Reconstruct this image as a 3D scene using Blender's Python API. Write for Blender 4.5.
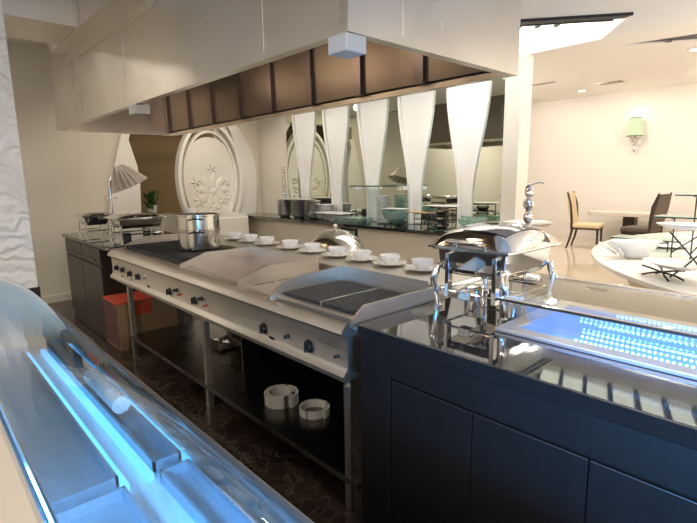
import bpy, bmesh, math, random
from mathutils import Vector, Matrix
random.seed(7)
C = bpy.context.scene
COL = C.collection
PI = math.pi
for o in list(bpy.data.objects):
    bpy.data.objects.remove(o, do_unlink=True)

# ------------------------------------------------------------------ camera
F, CX, CY, H = 480.0, 348.5, 261.5, 1.505
YAW, PITCH, ROLL = math.radians(137.48), math.radians(-9.88), math.radians(-0.80)
_d = Vector((math.cos(PITCH)*math.cos(YAW), math.cos(PITCH)*math.sin(YAW), math.sin(PITCH)))
_r0 = Vector((math.sin(YAW), -math.cos(YAW), 0)); _u0 = _r0.cross(_d)
_r = math.cos(ROLL)*_r0 + math.sin(ROLL)*_u0
_u = -math.sin(ROLL)*_r0 + math.cos(ROLL)*_u0
cam = bpy.data.objects.new('camera', bpy.data.cameras.new('camera'))
COL.objects.link(cam)
cam.data.sensor_width = 36; cam.data.lens = F*36/697; cam.data.clip_start = 0.02
cam.matrix_world = Matrix(((_r.x, _u.x, -_d.x, 0), (_r.y, _u.y, -_d.y, 0), (_r.z, _u.z, -_d.z, H), (0, 0, 0, 1)))
C.camera = cam

def at(px, py, ax, val):
    """where the sight line through a photo point meets the plane ax = val"""
    v = _d + (px-CX)/F*_r - (py-CY)/F*_u
    c = Vector((0, 0, H)); i = 'xyz'.index(ax)
    return c + v*((val-c[i])/v[i])

# ------------------------------------------------------------------ world, exposure, lights
w = bpy.data.worlds.new('world'); C.world = w; w.use_nodes = True
w.node_tree.nodes['Background'].inputs[0].default_value = (1.0, 0.94, 0.85, 1)
w.node_tree.nodes['Background'].inputs[1].default_value = 0.3
C.view_settings.view_transform = 'Standard'; C.view_settings.look = 'None'
C.view_settings.gamma = 1; C.view_settings.exposure = 0.0

WARM = (1.0, 0.87, 0.70); NEUT = (1.0, 0.945, 0.87)
def area(name, loc, size, power, col=WARM, rot=(0, 0, 0), shape='DISK'):
    l = bpy.data.lights.new(name, 'AREA'); l.shape = shape; l.size = size; l.energy = power; l.color = col
    o = bpy.data.objects.new(name, l); o.location = loc; o.rotation_euler = rot; COL.objects.link(o); return o
def spot(name, loc, power, angle, col=WARM, target=None, blend=0.6, rad=0.05):
    l = bpy.data.lights.new(name, 'SPOT'); l.energy = power; l.color = col; l.spot_size = math.radians(angle)
    l.spot_blend = blend; l.shadow_soft_size = rad
    o = bpy.data.objects.new(name, l); o.location = loc; COL.objects.link(o)
    if target is not None:
        o.rotation_euler = (Vector(target)-Vector(loc)).to_track_quat('-Z', 'Y').to_euler()
    return o
# kitchen ceiling lamps (behind and beside the camera)
for x, y, p in ((-5.4, -2.4, 75), (-1.6, -2.8, 120), (1.4, -2.2, 110), (2.9, 0.6, 110), (-6.3, -0.9, 22)):
    area('ceiling_lamp', (x, y, 3.08), 0.6, p, NEUT)
# washers for the mirror wall, arch wall and dining wall
for x in (-5.6, -4.6, -3.6, -2.7):
    spot('wall_washer', (x, 3.35, 2.58), 27, 120, NEUT, (x, 4.35, 1.3))
for y in (2.4, 3.4):
    spot('arch_washer', (-5.6, y, 2.58), 30, 110, WARM, (-6.9, y, 1.4))
for x in (-5.6, -4.0, -2.4, -0.8, 1.0):
    spot('dining_washer', (x, 10.3, 3.25), 50, 130, NEUT, (x, 12, 1.2))
for x, y in ((-4.2, 9.0), (-0.8, 5.2), (1.6, 6.2), (-1.0, 9.5)):
    area('dining_lamp', (x, y, 3.27), 0.5, 45, NEUT)
for x, p in ((-.75, 6), (.05, 62)):
    area('case_light', (x, .055, 1.07), .62, p, (.13, .46, 1.0), (math.radians(84), 0, 0), 'RECTANGLE').data.size_y = .07
wl_ = area('well_light', (-.2, 1.56, 1.055), 1.2, 9, (.06, .26, 1.0), (math.radians(25), 0, 0), 'RECTANGLE'); wl_.data.size_y = .02
def point(name, loc, power, col, rad=.12):
    l = bpy.data.lights.new(name, 'POINT'); l.energy = power; l.color = col; l.shadow_soft_size = rad
    o = bpy.data.objects.new(name, l); o.location = loc; COL.objects.link(o); return o
point('dining_fill_light', (1.4, 6.2, 2.1), 90, NEUT); point('dining_fill_light', (-6.0, 8.5, 2.1), 70, NEUT); point('dining_fill_light', (1.2, 9.5, 2.0), 70, NEUT)  # unseen point lights added to brighten the dining ceiling, no fixtures
point('counter_fill_light', (1.6, 2.6, 2.0), 18, NEUT)  # unseen point light added to brighten the soffit and steel
area('back_room_lamp', (-8.0, 3.0, 2.7), 0.4, 14, WARM)

# ------------------------------------------------------------------ materials
def new_mat(name):
    m = bpy.data.materials.new(name); m.use_nodes = True
    return m, m.node_tree, m.node_tree.nodes['Principled BSDF']
def P(name, col, rough=0.5, metal=0.0, ior=None, noise=0.0, nscale=20, bump=0.0, bscale=60, stretch=None, emit=None, estr=0, coat=0, spec=None):
    m, nt, b = new_mat(name)
    b.inputs['Base Color'].default_value = (*col, 1); b.inputs['Roughness'].default_value = rough
    b.inputs['Metallic'].default_value = metal
    if ior: b.inputs['IOR'].default_value = ior
    if spec is not None: b.inputs['Specular IOR Level'].default_value = spec
    if coat: b.inputs['Coat Weight'].default_value = coat; b.inputs['Coat Roughness'].default_value = 0.03
    if emit: b.inputs['Emission Color'].default_value = (*emit, 1); b.inputs['Emission Strength'].default_value = estr
    if noise or bump:
        tc = nt.nodes.new('ShaderNodeTexCoord'); mp = nt.nodes.new('ShaderNodeMapping')
        nt.links.new(tc.outputs['Object'], mp.inputs[0])
        if stretch: mp.inputs['Scale'].default_value = stretch
    if noise:
        n = nt.nodes.new('ShaderNodeTexNoise'); n.inputs['Scale'].default_value = nscale; n.inputs['Detail'].default_value = 4
        nt.links.new(mp.outputs[0], n.inputs[0])
        mx = nt.nodes.new('ShaderNodeMix'); mx.data_type = 'RGBA'
        mx.inputs[6].default_value = (*[max(0, c*(1-noise)) for c in col], 1)
        mx.inputs[7].default_value = (*[min(1, c*(1+noise)) for c in col], 1)
        nt.links.new(n.outputs[0], mx.inputs[0]); nt.links.new(mx.outputs[2], b.inputs['Base Color'])
        if metal > .5:
            mr = nt.nodes.new('ShaderNodeMapRange'); mr.inputs[3].default_value = rough*0.75; mr.inputs[4].default_value = rough*1.3
            nt.links.new(n.outputs[0], mr.inputs[0]); nt.links.new(mr.outputs[0], b.inputs['Roughness'])
    if bump:
        n2 = nt.nodes.new('ShaderNodeTexNoise'); n2.inputs['Scale'].default_value = bscale; n2.inputs['Detail'].default_value = 3
        nt.links.new(mp.outputs[0], n2.inputs[0])
        bp = nt.nodes.new('ShaderNodeBump'); bp.inputs['Strength'].default_value = bump; bp.inputs['Distance'].default_value = 0.01
        nt.links.new(n2.outputs[0], bp.inputs['Height']); nt.links.new(bp.outputs[0], b.inputs['Normal'])
    return m
def glass_mat(name, tint, ior=1.45, fog=0.0, fogcol=(.8, .85, .88), rough=0.0, refl=1.0):
    m = bpy.data.materials.new(name); m.use_nodes = True; nt = m.node_tree; nt.nodes.clear()
    out = nt.nodes.new('ShaderNodeOutputMaterial'); t = nt.nodes.new('ShaderNodeBsdfTransparent'); t.inputs[0].default_value = (*tint, 1)
    g = nt.nodes.new('ShaderNodeBsdfGlossy'); g.inputs['Roughness'].default_value = rough
    g.inputs[0].default_value = (refl, refl, refl, 1)
    lw_ = nt.nodes.new('ShaderNodeLayerWeight'); lw_.inputs[0].default_value = .5
    pw = nt.nodes.new('ShaderNodeMath'); pw.operation = 'POWER'; pw.inputs[1].default_value = 5; nt.links.new(lw_.outputs['Facing'], pw.inputs[0])
    f0 = ((ior-1)/(ior+1))**2
    fr = nt.nodes.new('ShaderNodeMath'); fr.operation = 'MULTIPLY_ADD'; fr.inputs[1].default_value = (1-f0)*.8; fr.inputs[2].default_value = f0; nt.links.new(pw.outputs[0], fr.inputs[0])
    mx = nt.nodes.new('ShaderNodeMixShader'); nt.links.new(fr.outputs[0], mx.inputs[0]); nt.links.new(t.outputs[0], mx.inputs[1]); nt.links.new(g.outputs[0], mx.inputs[2])
    last = mx
    if fog:
        df = nt.nodes.new('ShaderNodeBsdfDiffuse'); df.inputs[0].default_value = (*fogcol, 1)
        m2 = nt.nodes.new('ShaderNodeMixShader')
        tc = nt.nodes.new('ShaderNodeTexCoord'); n = nt.nodes.new('ShaderNodeTexNoise'); n.inputs['Scale'].default_value = 4
        nt.links.new(tc.outputs['Object'], n.inputs[0])
        mr = nt.nodes.new('ShaderNodeMapRange'); mr.inputs[1].default_value = .3; mr.inputs[2].default_value = .7; mr.inputs[3].default_value = fog*.3; mr.inputs[4].default_value = fog*1.6
        nt.links.new(n.outputs[0], mr.inputs[0]); nt.links.new(mr.outputs[0], m2.inputs[0])
        nt.links.new(mx.outputs[0], m2.inputs[1]); nt.links.new(df.outputs[0], m2.inputs[2]); last = m2
    nt.links.new(last.outputs[0], out.inputs[0]); return m
def emit_mat(name, col, s):
    m = bpy.data.materials.new(name); m.use_nodes = True; nt = m.node_tree; nt.nodes.clear()
    out = nt.nodes.new('ShaderNodeOutputMaterial'); e = nt.nodes.new('ShaderNodeEmission'); e.inputs[0].default_value = (*col, 1); e.inputs[1].default_value = s
    nt.links.new(e.outputs[0], out.inputs[0]); return m
def marble_floor():
    m, nt, b = new_mat('dark_marble_tile')
    tc = nt.nodes.new('ShaderNodeTexCoord')
    n = nt.nodes.new('ShaderNodeTexNoise'); n.inputs['Scale'].default_value = 5; n.inputs['Detail'].default_value = 8; n.inputs['Distortion'].default_value = 1.6
    nt.links.new(tc.outputs['Object'], n.inputs[0])
    r = nt.nodes.new('ShaderNodeValToRGB'); r.color_ramp.elements[0].position = .3; r.color_ramp.elements[0].color = (.022, .015, .010, 1)
    r.color_ramp.elements[1].position = .7; r.color_ramp.elements[1].color = (.06, .042, .03, 1)
    nt.links.new(n.outputs[0], r.inputs[0])
    v = nt.nodes.new('ShaderNodeTexVoronoi'); v.feature = 'DISTANCE_TO_EDGE'; v.inputs['Scale'].default_value = 6
    n3 = nt.nodes.new('ShaderNodeTexNoise'); n3.inputs['Scale'].default_value = 3; nt.links.new(tc.outputs['Object'], n3.inputs[0])
    vm = nt.nodes.new('ShaderNodeVectorMath'); vm.operation = 'ADD'; nt.links.new(tc.outputs['Object'], vm.inputs[0]); nt.links.new(n3.outputs[1], vm.inputs[1])
    nt.links.new(vm.outputs[0], v.inputs[0])
    r2 = nt.nodes.new('ShaderNodeValToRGB'); r2.color_ramp.elements[0].position = 0; r2.color_ramp.elements[0].color = (1, 1, 1, 1); r2.color_ramp.elements[1].position = .025; r2.color_ramp.elements[1].color = (0, 0, 0, 1)
    nt.links.new(v.outputs[0], r2.inputs[0])
    mx = nt.nodes.new('ShaderNodeMix'); mx.data_type = 'RGBA'; mx.inputs[7].default_value = (.13, .10, .08, 1)
    nt.links.new(r2.outputs[0], mx.inputs[0]); nt.links.new(r.outputs[0], mx.inputs[6])
    nt.links.new(mx.outputs[2], b.inputs['Base Color']); b.inputs['Roughness'].default_value = .18
    return m
def granite():
    m, nt, b = new_mat('black_granite')
    tc = nt.nodes.new('ShaderNodeTexCoord'); v = nt.nodes.new('ShaderNodeTexVoronoi'); v.inputs['Scale'].default_value = 160
    nt.links.new(tc.outputs['Object'], v.inputs[0])
    r = nt.nodes.new('ShaderNodeValToRGB'); r.color_ramp.elements[0].position = .0; r.color_ramp.elements[0].color = (.13, .14, .15, 1)
    r.color_ramp.elements[1].position = .16; r.color_ramp.elements[1].color = (.012, .013, .015, 1)
    nt.links.new(v.outputs[0], r.inputs[0]); nt.links.new(r.outputs[0], b.inputs['Base Color'])
    b.inputs['Roughness'].default_value = .035; b.inputs['IOR'].default_value = 2.3
    return m
def dark_wood():
    m, nt, b = new_mat('dark_wood')
    tc = nt.nodes.new('ShaderNodeTexCoord'); mp = nt.nodes.new('ShaderNodeMapping'); mp.inputs['Scale'].default_value = (14, 14, .8)
    nt.links.new(tc.outputs['Object'], mp.inputs[0]); n = nt.nodes.new('ShaderNodeTexNoise'); n.inputs['Scale'].default_value = 2; n.inputs['Detail'].default_value = 6
    nt.links.new(mp.outputs[0], n.inputs[0])
    r = nt.nodes.new('ShaderNodeValToRGB'); r.color_ramp.elements[0].color = (.005, .005, .006, 1); r.color_ramp.elements[1].color = (.014, .012, .012, 1)
    nt.links.new(n.outputs[0], r.inputs[0]); nt.links.new(r.outputs[0], b.inputs['Base Color']); b.inputs['Roughness'].default_value = .42
    return m
def relief():
    m, nt, b = new_mat('white_relief_panel'); b.inputs['Base Color'].default_value = (.74, .74, .75, 1); b.inputs['Roughness'].default_value = .5
    tc = nt.nodes.new('ShaderNodeTexCoord'); w1 = nt.nodes.new('ShaderNodeTexWave'); w1.wave_type = 'RINGS'; w1.inputs['Scale'].default_value = 4.5; w1.inputs['Distortion'].default_value = 16; w1.inputs['Detail'].default_value = 2
    nt.links.new(tc.outputs['Object'], w1.inputs[0]); bp = nt.nodes.new('ShaderNodeBump'); bp.inputs['Strength'].default_value = .45; bp.inputs['Distance'].default_value = .02
    nt.links.new(w1.outputs[1], bp.inputs['Height']); nt.links.new(bp.outputs[0], b.inputs['Normal']); return m
M = {}
M['steel'] = P('brushed_steel', (.61, .565, .50), .40, 1, noise=.12, nscale=6, stretch=(1, 1, 14))
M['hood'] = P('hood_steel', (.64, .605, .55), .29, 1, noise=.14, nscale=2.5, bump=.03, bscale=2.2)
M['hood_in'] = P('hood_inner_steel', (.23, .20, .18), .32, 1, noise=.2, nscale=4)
M['post'] = P('post_steel', (.20, .17, .18), .3, 1)
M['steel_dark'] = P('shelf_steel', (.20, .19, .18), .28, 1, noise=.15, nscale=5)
M['chrome'] = P('chrome', (.85, .84, .82), .06, 1)
M['chrome_soft'] = P('polished_steel', (.72, .70, .66), .16, 1)
M['iron'] = P('cast_iron', (.02, .02, .02), .55, 0, noise=.3)
M['grate'] = P('grill_iron', (.10, .098, .095), .4, .6)
M['black'] = P('black_plastic', (.012, .012, .012), .35)
M['wire'] = P('black_wire', (.015, .014, .014), .4)
M['red'] = P('red_plastic', (.30, .02, .03), .4)
M['granite'] = granite(); M['wood'] = dark_wood()
M['cabw'] = P('brown_laminate', (.045, .035, .028), .38, noise=.2, nscale=6, stretch=(10, 10, 1))
M['wall'] = P('cream_paint', (.70, .64, .54), .75, bump=.02)
M['wall_d'] = P('warm_white_plaster', (.76, .70, .62), .7, bump=.05, bscale=3)
M['brown'] = P('brown_paint', (.30, .215, .11), .8)
M['ceil'] = P('ceiling_paint', (.86, .82, .77), .8)
M['white'] = P('white_lacquer', (.80, .77, .71), .35)
M['relief'] = relief()
M['mirror'] = P('mirror', (.80, .84, .74), .015, 1)
M['floor'] = marble_floor()
M['floor_d'] = P('cream_polished_stone', (.60, .50, .38), .12, noise=.1, nscale=3)
M['china'] = P('white_china', (.82, .81, .79), .18)
M['glass'] = glass_mat('clear_glass', (.96, .98, .97))
M['gglass'] = glass_mat('green_glass', (.74, .86, .80), 1.5, .2, (.55, .66, .60))
M['gedge'] = P('green_glass_edge', (.03, .09, .065), .2)
M['caseglass'] = glass_mat('case_glass', (.90, .95, .97), 1.45, .018, (.62, .72, .76))
M['cream'] = P('cream_panel', (.66, .58, .47), .45)
M['deck'] = P('case_deck', (.65, .74, .80), .35, .1, noise=.1, nscale=30)
M['tray'] = P('tray_steel', (.32, .40, .46), .35, .4, noise=.1)
M['led'] = emit_mat('blue_led', (.16, .50, 1.0), 3)
M['cyan_stripe'] = emit_mat('cyan_glow', (.12, .50, 1.0), 2.6)  # emission for the stripes drawn on the case deck
M['led_w'] = emit_mat('well_led', (.14, .40, 1.0), 14)
M['basin'] = P('well_basin', (.15, .40, .86), .35, .0)  # blue glow of the well strips is put into the basin colour
M['card'] = P('cardboard', (.36, .24, .13), .8, noise=.1)
M['cardred'] = P('red_card', (.62, .09, .045), .6)
M['leaf'] = P('leaf_green', (.03, .13, .015), .5, noise=.4)
M['lampshade'] = P('pleated_silver', (.52, .48, .44), .42, .5)
M['uphol'] = P('cream_leather', (.72, .55, .33), .5)
M['uphol2'] = P('brown_leather', (.10, .075, .06), .45)
M['cwood'] = P('espresso_wood', (.035, .022, .016), .35)
M['marble'] = P('marble_top', (.70, .62, .52), .2, noise=.08, nscale=4)
M['glow'] = emit_mat('trough_light', (1.0, .95, .84), 4.0)
M['panel'] = emit_mat('trough_panel', (1.0, .93, .76), 3.0)
M['vent'] = P('vent_metal', (.09, .085, .09), .5)
M['slat'] = P('dark_slat', (.02, .02, .025), .5)
M['shade_lit'] = emit_mat('lit_shade', (.90, .95, .58), 1.0)
M['lampglass'] = emit_mat('hood_bulb', (1.0, .68, .38), 12)
M['down'] = emit_mat('downlight_lens', (1.0, .93, .80), 10)
M['plate_edge'] = M['china']
M['cloth'] = P('off_white_strap', (.55, .50, .42), .8)
M['grey'] = P('grey_stone', (.13, .125, .12), .4)
M['bluegrey'] = P('pale_plastic_box', (.48, .45, .41), .4)

# ------------------------------------------------------------------ mesh helpers
class MB:
    def __init__(s): s.bm = bmesh.new()
    def box(s, x0, x1, y0, y1, z0, z1, bev=0):
        r = bmesh.ops.create_cube(s.bm, size=1)
        for v in r['verts']:
            v.co = Vector(((x0+x1)/2+v.co.x*(x1-x0), (y0+y1)/2+v.co.y*(y1-y0), (z0+z1)/2+v.co.z*(z1-z0)))
        if bev:
            es = {e for v in r['verts'] for e in v.link_edges}
            bmesh.ops.bevel(s.bm, geom=list(es), offset=bev, segments=2, affect='EDGES', profile=.5)
        return s
    def prism(s, pts, axis, a, b):
        """polygon pts (2-D) extruded along axis from a to b"""
        def mk(p, t):
            return {'x': (t, p[0], p[1]), 'y': (p[0], t, p[1]), 'z': (p[0], p[1], t)}[axis]
        A = [s.bm.verts.new(mk(p, a)) for p in pts]; B = [s.bm.verts.new(mk(p, b)) for p in pts]
        n = len(pts)
        s.bm.faces.new(A); s.bm.faces.new(B[::-1])
        for i in range(n): s.bm.faces.new((A[i], B[i], B[(i+1) % n], A[(i+1) % n]))
        return s
    def lathe(s, prof, c=(0, 0, 0), n=28, sx=1, sy=1, flute=0, fn=0):
        rings = []
        for r, z in prof:
            if r < 1e-6: rings.append([s.bm.verts.new((c[0], c[1], c[2]+z))]); continue
            rg = []
            for k in range(n):
                a = 2*PI*k/n; rr = r*(1+flute*math.cos(fn*a))
                rg.append(s.bm.verts.new((c[0]+rr*math.cos(a)*sx, c[1]+rr*math.sin(a)*sy, c[2]+z)))
            rings.append(rg)
        for A, B in zip(rings, rings[1:]):
            if len(A) == 1 and len(B) == 1: continue
            for k in range(n):
                k2 = (k+1) % n
                if len(A) == 1: s.bm.faces.new((A[0], B[k], B[k2]))
                elif len(B) == 1: s.bm.faces.new((A[k], B[0], A[k2]))
                else: s.bm.faces.new((A[k], B[k], B[k2], A[k2]))
        return s
    def tube(s, pts, rad, n=10, closed=False):
        pts = [Vector(p) for p in pts]; m = len(pts); rings = []
        rads = rad if isinstance(rad, (list, tuple)) else [rad]*m
        prev = None
        for i, p in enumerate(pts):
            if closed: t = pts[(i+1) % m]-pts[i-1]
            else: t = (pts[min(i+1, m-1)]-pts[max(i-1, 0)])
            t.normalize()
            if prev is None:
                a = Vector((0, 0, 1)) if abs(t.z) < .9 else Vector((1, 0, 0)); nx = t.cross(a).normalized()
            else:
                nx = (prev - t*prev.dot(t)).normalized()
            prev = nx; ny = t.cross(nx)
            rings.append([s.bm.verts.new(p+nx*math.cos(2*PI*k/n)*rads[i]+ny*math.sin(2*PI*k/n)*rads[i]) for k in range(n)])
        R = list(zip(rings, rings[1:]))
        if closed: R.append((rings[-1], rings[0]))
        for A, B in R:
            for k in range(n): s.bm.faces.new((A[k], A[(k+1) % n], B[(k+1) % n], B[k]))
        if not closed: s.bm.faces.new(rings[0][::-1]); s.bm.faces.new(rings[-1])
        return s
    def sweep(s, prof, x0, x1, thick=None):
        """open profile of (y,z) points swept along x as a sheet"""
        A = [s.bm.verts.new((x0, p[0], p[1])) for p in prof]; B = [s.bm.verts.new((x1, p[0], p[1])) for p in prof]
        for i in range(len(prof)-1): s.bm.faces.new((A[i], A[i+1], B[i+1], B[i]))
        return s
    def poly(s, pts):
        s.bm.faces.new([s.bm.verts.new(p) for p in pts]); return s
    def hull(s, pts):
        vs = [s.bm.verts.new(p) for p in pts]; bmesh.ops.convex_hull(s.bm, input=vs); return s
    def ball(s, c, r, n=12, sz=1):
        prof = [(r*math.sin(PI*i/n), -r*sz*math.cos(PI*i/n)) for i in range(n+1)]
        prof[0] = (0, -r*sz); prof[-1] = (0, r*sz); return s.lathe(prof, c, n*2)
    def xf(s, mat):
        bmesh.ops.transform(s.bm, matrix=mat, verts=s.bm.verts); return s
def link(name, mb, mat, parent=None, smooth=False, solid=0, bevel=0):
    bm = mb.bm
    bmesh.ops.recalc_face_normals(bm, faces=bm.faces)
    me = bpy.data.meshes.new(name); bm.to_mesh(me); bm.free()
    o = bpy.data.objects.new(name, me); COL.objects.link(o)
    for m in (mat if isinstance(mat, (list, tuple)) else [mat]): me.materials.append(m)
    if smooth:
        for p in me.polygons: p.use_smooth = True
        try: me.set_sharp_from_angle(angle=math.radians(40))
        except Exception: pass
    if solid:
        md = o.modifiers.new('solid', 'SOLIDIFY'); md.thickness = solid; md.offset = 0
    if bevel:
        md = o.modifiers.new('bevel', 'BEVEL'); md.width = bevel; md.segments = 2; md.limit_method = 'ANGLE'
    if parent is not None: o.parent = parent
    return o
def tag(o, label, cat, group=None):
    o['label'] = label; o['category'] = cat
    if group: o['group'] = group
    return o
def thing(name, label, cat, loc=(0, 0, 0), rz=0, group=None):
    o = bpy.data.objects.new(name, None); COL.objects.link(o); o.location = loc; o.rotation_euler = (0, 0, rz)
    o.empty_display_size = .1
    return tag(o, label, cat, group)
def struct(name, mb, mat, **k):
    o = link(name, mb, mat, **k); o['kind'] = 'structure'; return o
def dup(root, loc, rz=0, label=None, group=None):
    r = root.copy(); COL.objects.link(r); r.location = loc; r.rotation_euler = (0, 0, rz)
    if label: r['label'] = label
    if group: r['group'] = group
    for ch in list(root.children):
        c = ch.copy(); COL.objects.link(c); c.parent = r
        for g in list(ch.children):
            d = g.copy(); COL.objects.link(d); d.parent = c
    return r

# ================================================================== the room
# floor: dark marble in the kitchen, cream polished stone beyond the counter
bm = MB()
bm.box(-9.5, 5, -4.2, 2.9, -.1, 0)
kf = struct('floor', bm, M['floor'])
struct('floor', MB().box(-9.5, 5, 2.9, 12.3, -.1, 0), M['floor_d'])
# ceiling pieces (one object): kitchen, soffit with a wedge opening, dining with a wedge opening
ZK, ZS, ZD = 3.10, 2.62, 3.30
YS = 4.52
def slab(poly, z, t=.06): return [(x, y, z) for x, y in poly]
cb = MB()
cb.prism([(-9.5, -4.2), (5, -4.2), (5, 2.3), (-9.5, 2.3)], 'z', ZK, ZK+.06)
cb.box(-9.5, 5, 2.3, 2.36, ZS, ZK+.06)
T1 = [(-1.29, 3.92), (-3.1, 2.50), (-3.1, 4.465), (-1.7, 4.465)]           # soffit light trough opening
cb.prism([(-9.5, 2.3), (5, 2.3), (5, 2.45), (-9.5, 2.45)], 'z', ZS, ZS+.05)
cb.prism([(-9.5, 2.45), (-3.1, 2.45), (-3.1, YS), (-9.5, YS)], 'z', ZS, ZS+.05)
cb.prism([(-3.1, 2.45), (5, 2.45), (5, 3.92), (-1.29, 3.92), (-3.1, 2.50)], 'z', ZS, ZS+.05)
cb.prism([(-3.1, 4.465), (-1.7, 4.465), (-1.29, 3.92), (5, 3.92), (5, YS), (-3.1, YS)], 'z', ZS, ZS+.05)
cb.box(-9.5, 5, YS-.05, YS, ZS+.0505, ZD+.06)
# trough recess walls above the opening
cb.box(-3.15, -3.1, 2.45, 4.45, ZS+.0505, ZS+.4); cb.prism([(-1.7, 4.465), (-1.29, 3.92), (-1.25, 3.94), (-1.66, 4.485)], 'z', ZS+.0505, ZS+.4)
cb.prism([(-3.1, 2.50), (-1.29, 3.92), (-1.25, 3.88), (-3.1, 2.44)], 'z', ZS+.0505, ZS+.4)
T3 = [(-3.7, 6.5), (1.2, 6.5), (1.2, 7.2), (-3.7, 7.2)]
T2 = [(-2.73, 7.74), (1.2, 8.5), (1.2, 10.25)]
cb.prism([(-9.5, YS), (5, YS), (5, 6.5), (-9.5, 6.5)], 'z', ZD, ZD+.06)
cb.prism([(-9.5, 6.5), (-3.7, 6.5), (-3.7, 7.2), (-9.5, 7.2)], 'z', ZD, ZD+.06)
cb.prism([(1.2, 6.5), (5, 6.5), (5, 7.2), (1.2, 7.2)], 'z', ZD, ZD+.06)
cb.prism([(-9.5, 7.2), (5, 7.2), (5, 8.5), (1.2, 8.5), (-2.73, 7.74), (-9.5, 7.74)], 'z', ZD, ZD+.06)
cb.prism([(-9.5, 7.74), (-2.73, 7.74), (1.2, 10.25), (1.2, 12.3), (-9.5, 12.3)], 'z', ZD, ZD+.06)
cb.prism([(1.2, 8.5), (5, 8.5), (5, 12.3), (1.2, 12.3)], 'z', ZD, ZD+.06)
for TT in (T2, T3):
    for a, b in zip(TT, TT[1:]+TT[:1]):
        d = (Vector(b)-Vector(a)).normalized(); nrm = Vector((d.y, -d.x))*.04
        cb.prism([a, b, (b[0]+nrm.x, b[1]+nrm.y), (a[0]+nrm.x, a[1]+nrm.y)], 'z', ZD+.0605, ZD+.3)
struct('ceiling', cb, M['ceil'])
# luminous troughs
t = thing('light_trough', 'wedge shaped ceiling light trough with dark slats, beside the steel hood', 'ceiling light', (-2.4, 3.6, ZS))
Lx = lambda o, p: tuple(Vector(p)-o.location)
def loc_mb(o): return Matrix.Translation(-o.location)
link('light_panel', MB().prism([(-3.1, 2.55), (-1.35, 3.92), (-1.72, 4.45), (-3.1, 4.45)], 'z', ZS+.3, ZS+.31).xf(loc_mb(t)), M['glow'], t)
fb = MB().prism([(-3.1, 2.50), (-1.29, 3.92), (-1.36, 3.95), (-3.1, 2.60)], 'z', ZS-.02, ZS+.07)
link('dark_frame', fb.xf(loc_mb(t)), M['slat'], t)
for k in range(13):
    x = -2.95+k*.11; y0 = 2.5+(x+3.1)*(1.42/1.81)
    link('slat', MB().prism([(x, y0+.03), (x+.022, y0+.03), (x-.17, y0+.20), (x-.195, y0+.20)], 'z', ZS+.0, ZS+.03).xf(loc_mb(t)), M['slat'], t)
link('dark_frame', MB().prism([(-3.1, 2.72), (-1.45, 4.01), (-1.47, 4.02), (-3.1, 2.745)], 'z', ZS+.0, ZS+.03).xf(loc_mb(t)), M['slat'], t)
link('glowing_fascia', MB().prism([(-3.05, 4.464), (-1.75, 4.464), (-1.75, 4.454), (-3.05, 4.454)], 'z', ZS+.02, ZS+.28).xf(loc_mb(t)), M['glow'], t)  # cove light on the far face, put in as a glowing sheet
t = thing('light_trough', 'long lit ceiling trough with dark cross slats, mirrored in the black granite', 'ceiling light', (-1.2, 6.85, ZD))
link('light_panel', MB().box(-3.68, 1.18, 6.51, 7.19, ZD+.095, ZD+.105).xf(loc_mb(t)), M['panel'], t)
for k in range(14):
    x = -3.42+k*.34
    link('slat', MB().prism([(x, 6.52), (x+.06, 6.52), (x+.06-.25, 7.18), (x-.25, 7.18)], 'z', ZD+.0, ZD+.09).xf(loc_mb(t)), M['slat'], t)
t = thing('slatted_recess', 'dark pointed slatted ceiling recess above the dining area', 'ceiling recess', (-.5, 8.8, ZD))
link('recess_panel', MB().prism([(-2.6, 7.78), (1.18, 8.52), (1.18, 10.2)], 'z', ZD+.010, ZD+.02).xf(loc_mb(t)), M['slat'], t)
for k in range(9):
    x = -2.2+k*.36
    ya = 7.74+(x+2.73)*.1934; yb = 7.74+(x+2.73)*.6387
    link('slat', MB().prism([(x, ya+.01), (x+.06, ya+.02), (x+.06, yb-.01), (x, yb-.03)], 'z', ZD-.012, ZD+.0098).xf(loc_mb(t)), M['vent'], t)
# dining wall, right wall, wall behind the camera
struct('wall_back', MB().box(-9.5, 5, 12.0, 12.15, 0, 3.6), M['wall_d'])
struct('wall_right', MB().box(4.8, 5, -4.2, 12.15, 0, 3.6), M['wall_d'])
struct('wall_front', MB().box(-9.5, 5, -4.2, -4.0, 0, 3.6), M['wall'])
struct('wall_side', MB().box(-9.6, -9.4, YS, 12.15, 0, 3.6), M['wall_d'])
# left wall with the arched opening
XL = -6.9
wl = MB()
wl.box(XL-.12, XL, -4.0, 2.24, 0, 3.2)
wl.box(XL-.12, XL, 4.02, 4.6, 0, 3.2)
wl.box(XL-.12, XL, 2.24, 4.02, 2.45, 3.2)
wl.box(XL-.12, XL, 2.24, 4.02, 0, .6)
struct('wall_left', wl, M['wall'])
struct('baseboard_left', MB().box(XL, XL+.015, -4.0, 1.5, 0, .09), M['wall'])
struct('wall_far', MB().box(-9.0, -8.85, 1.0, 4.6, 0, 3.2), M['brown'])
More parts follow.
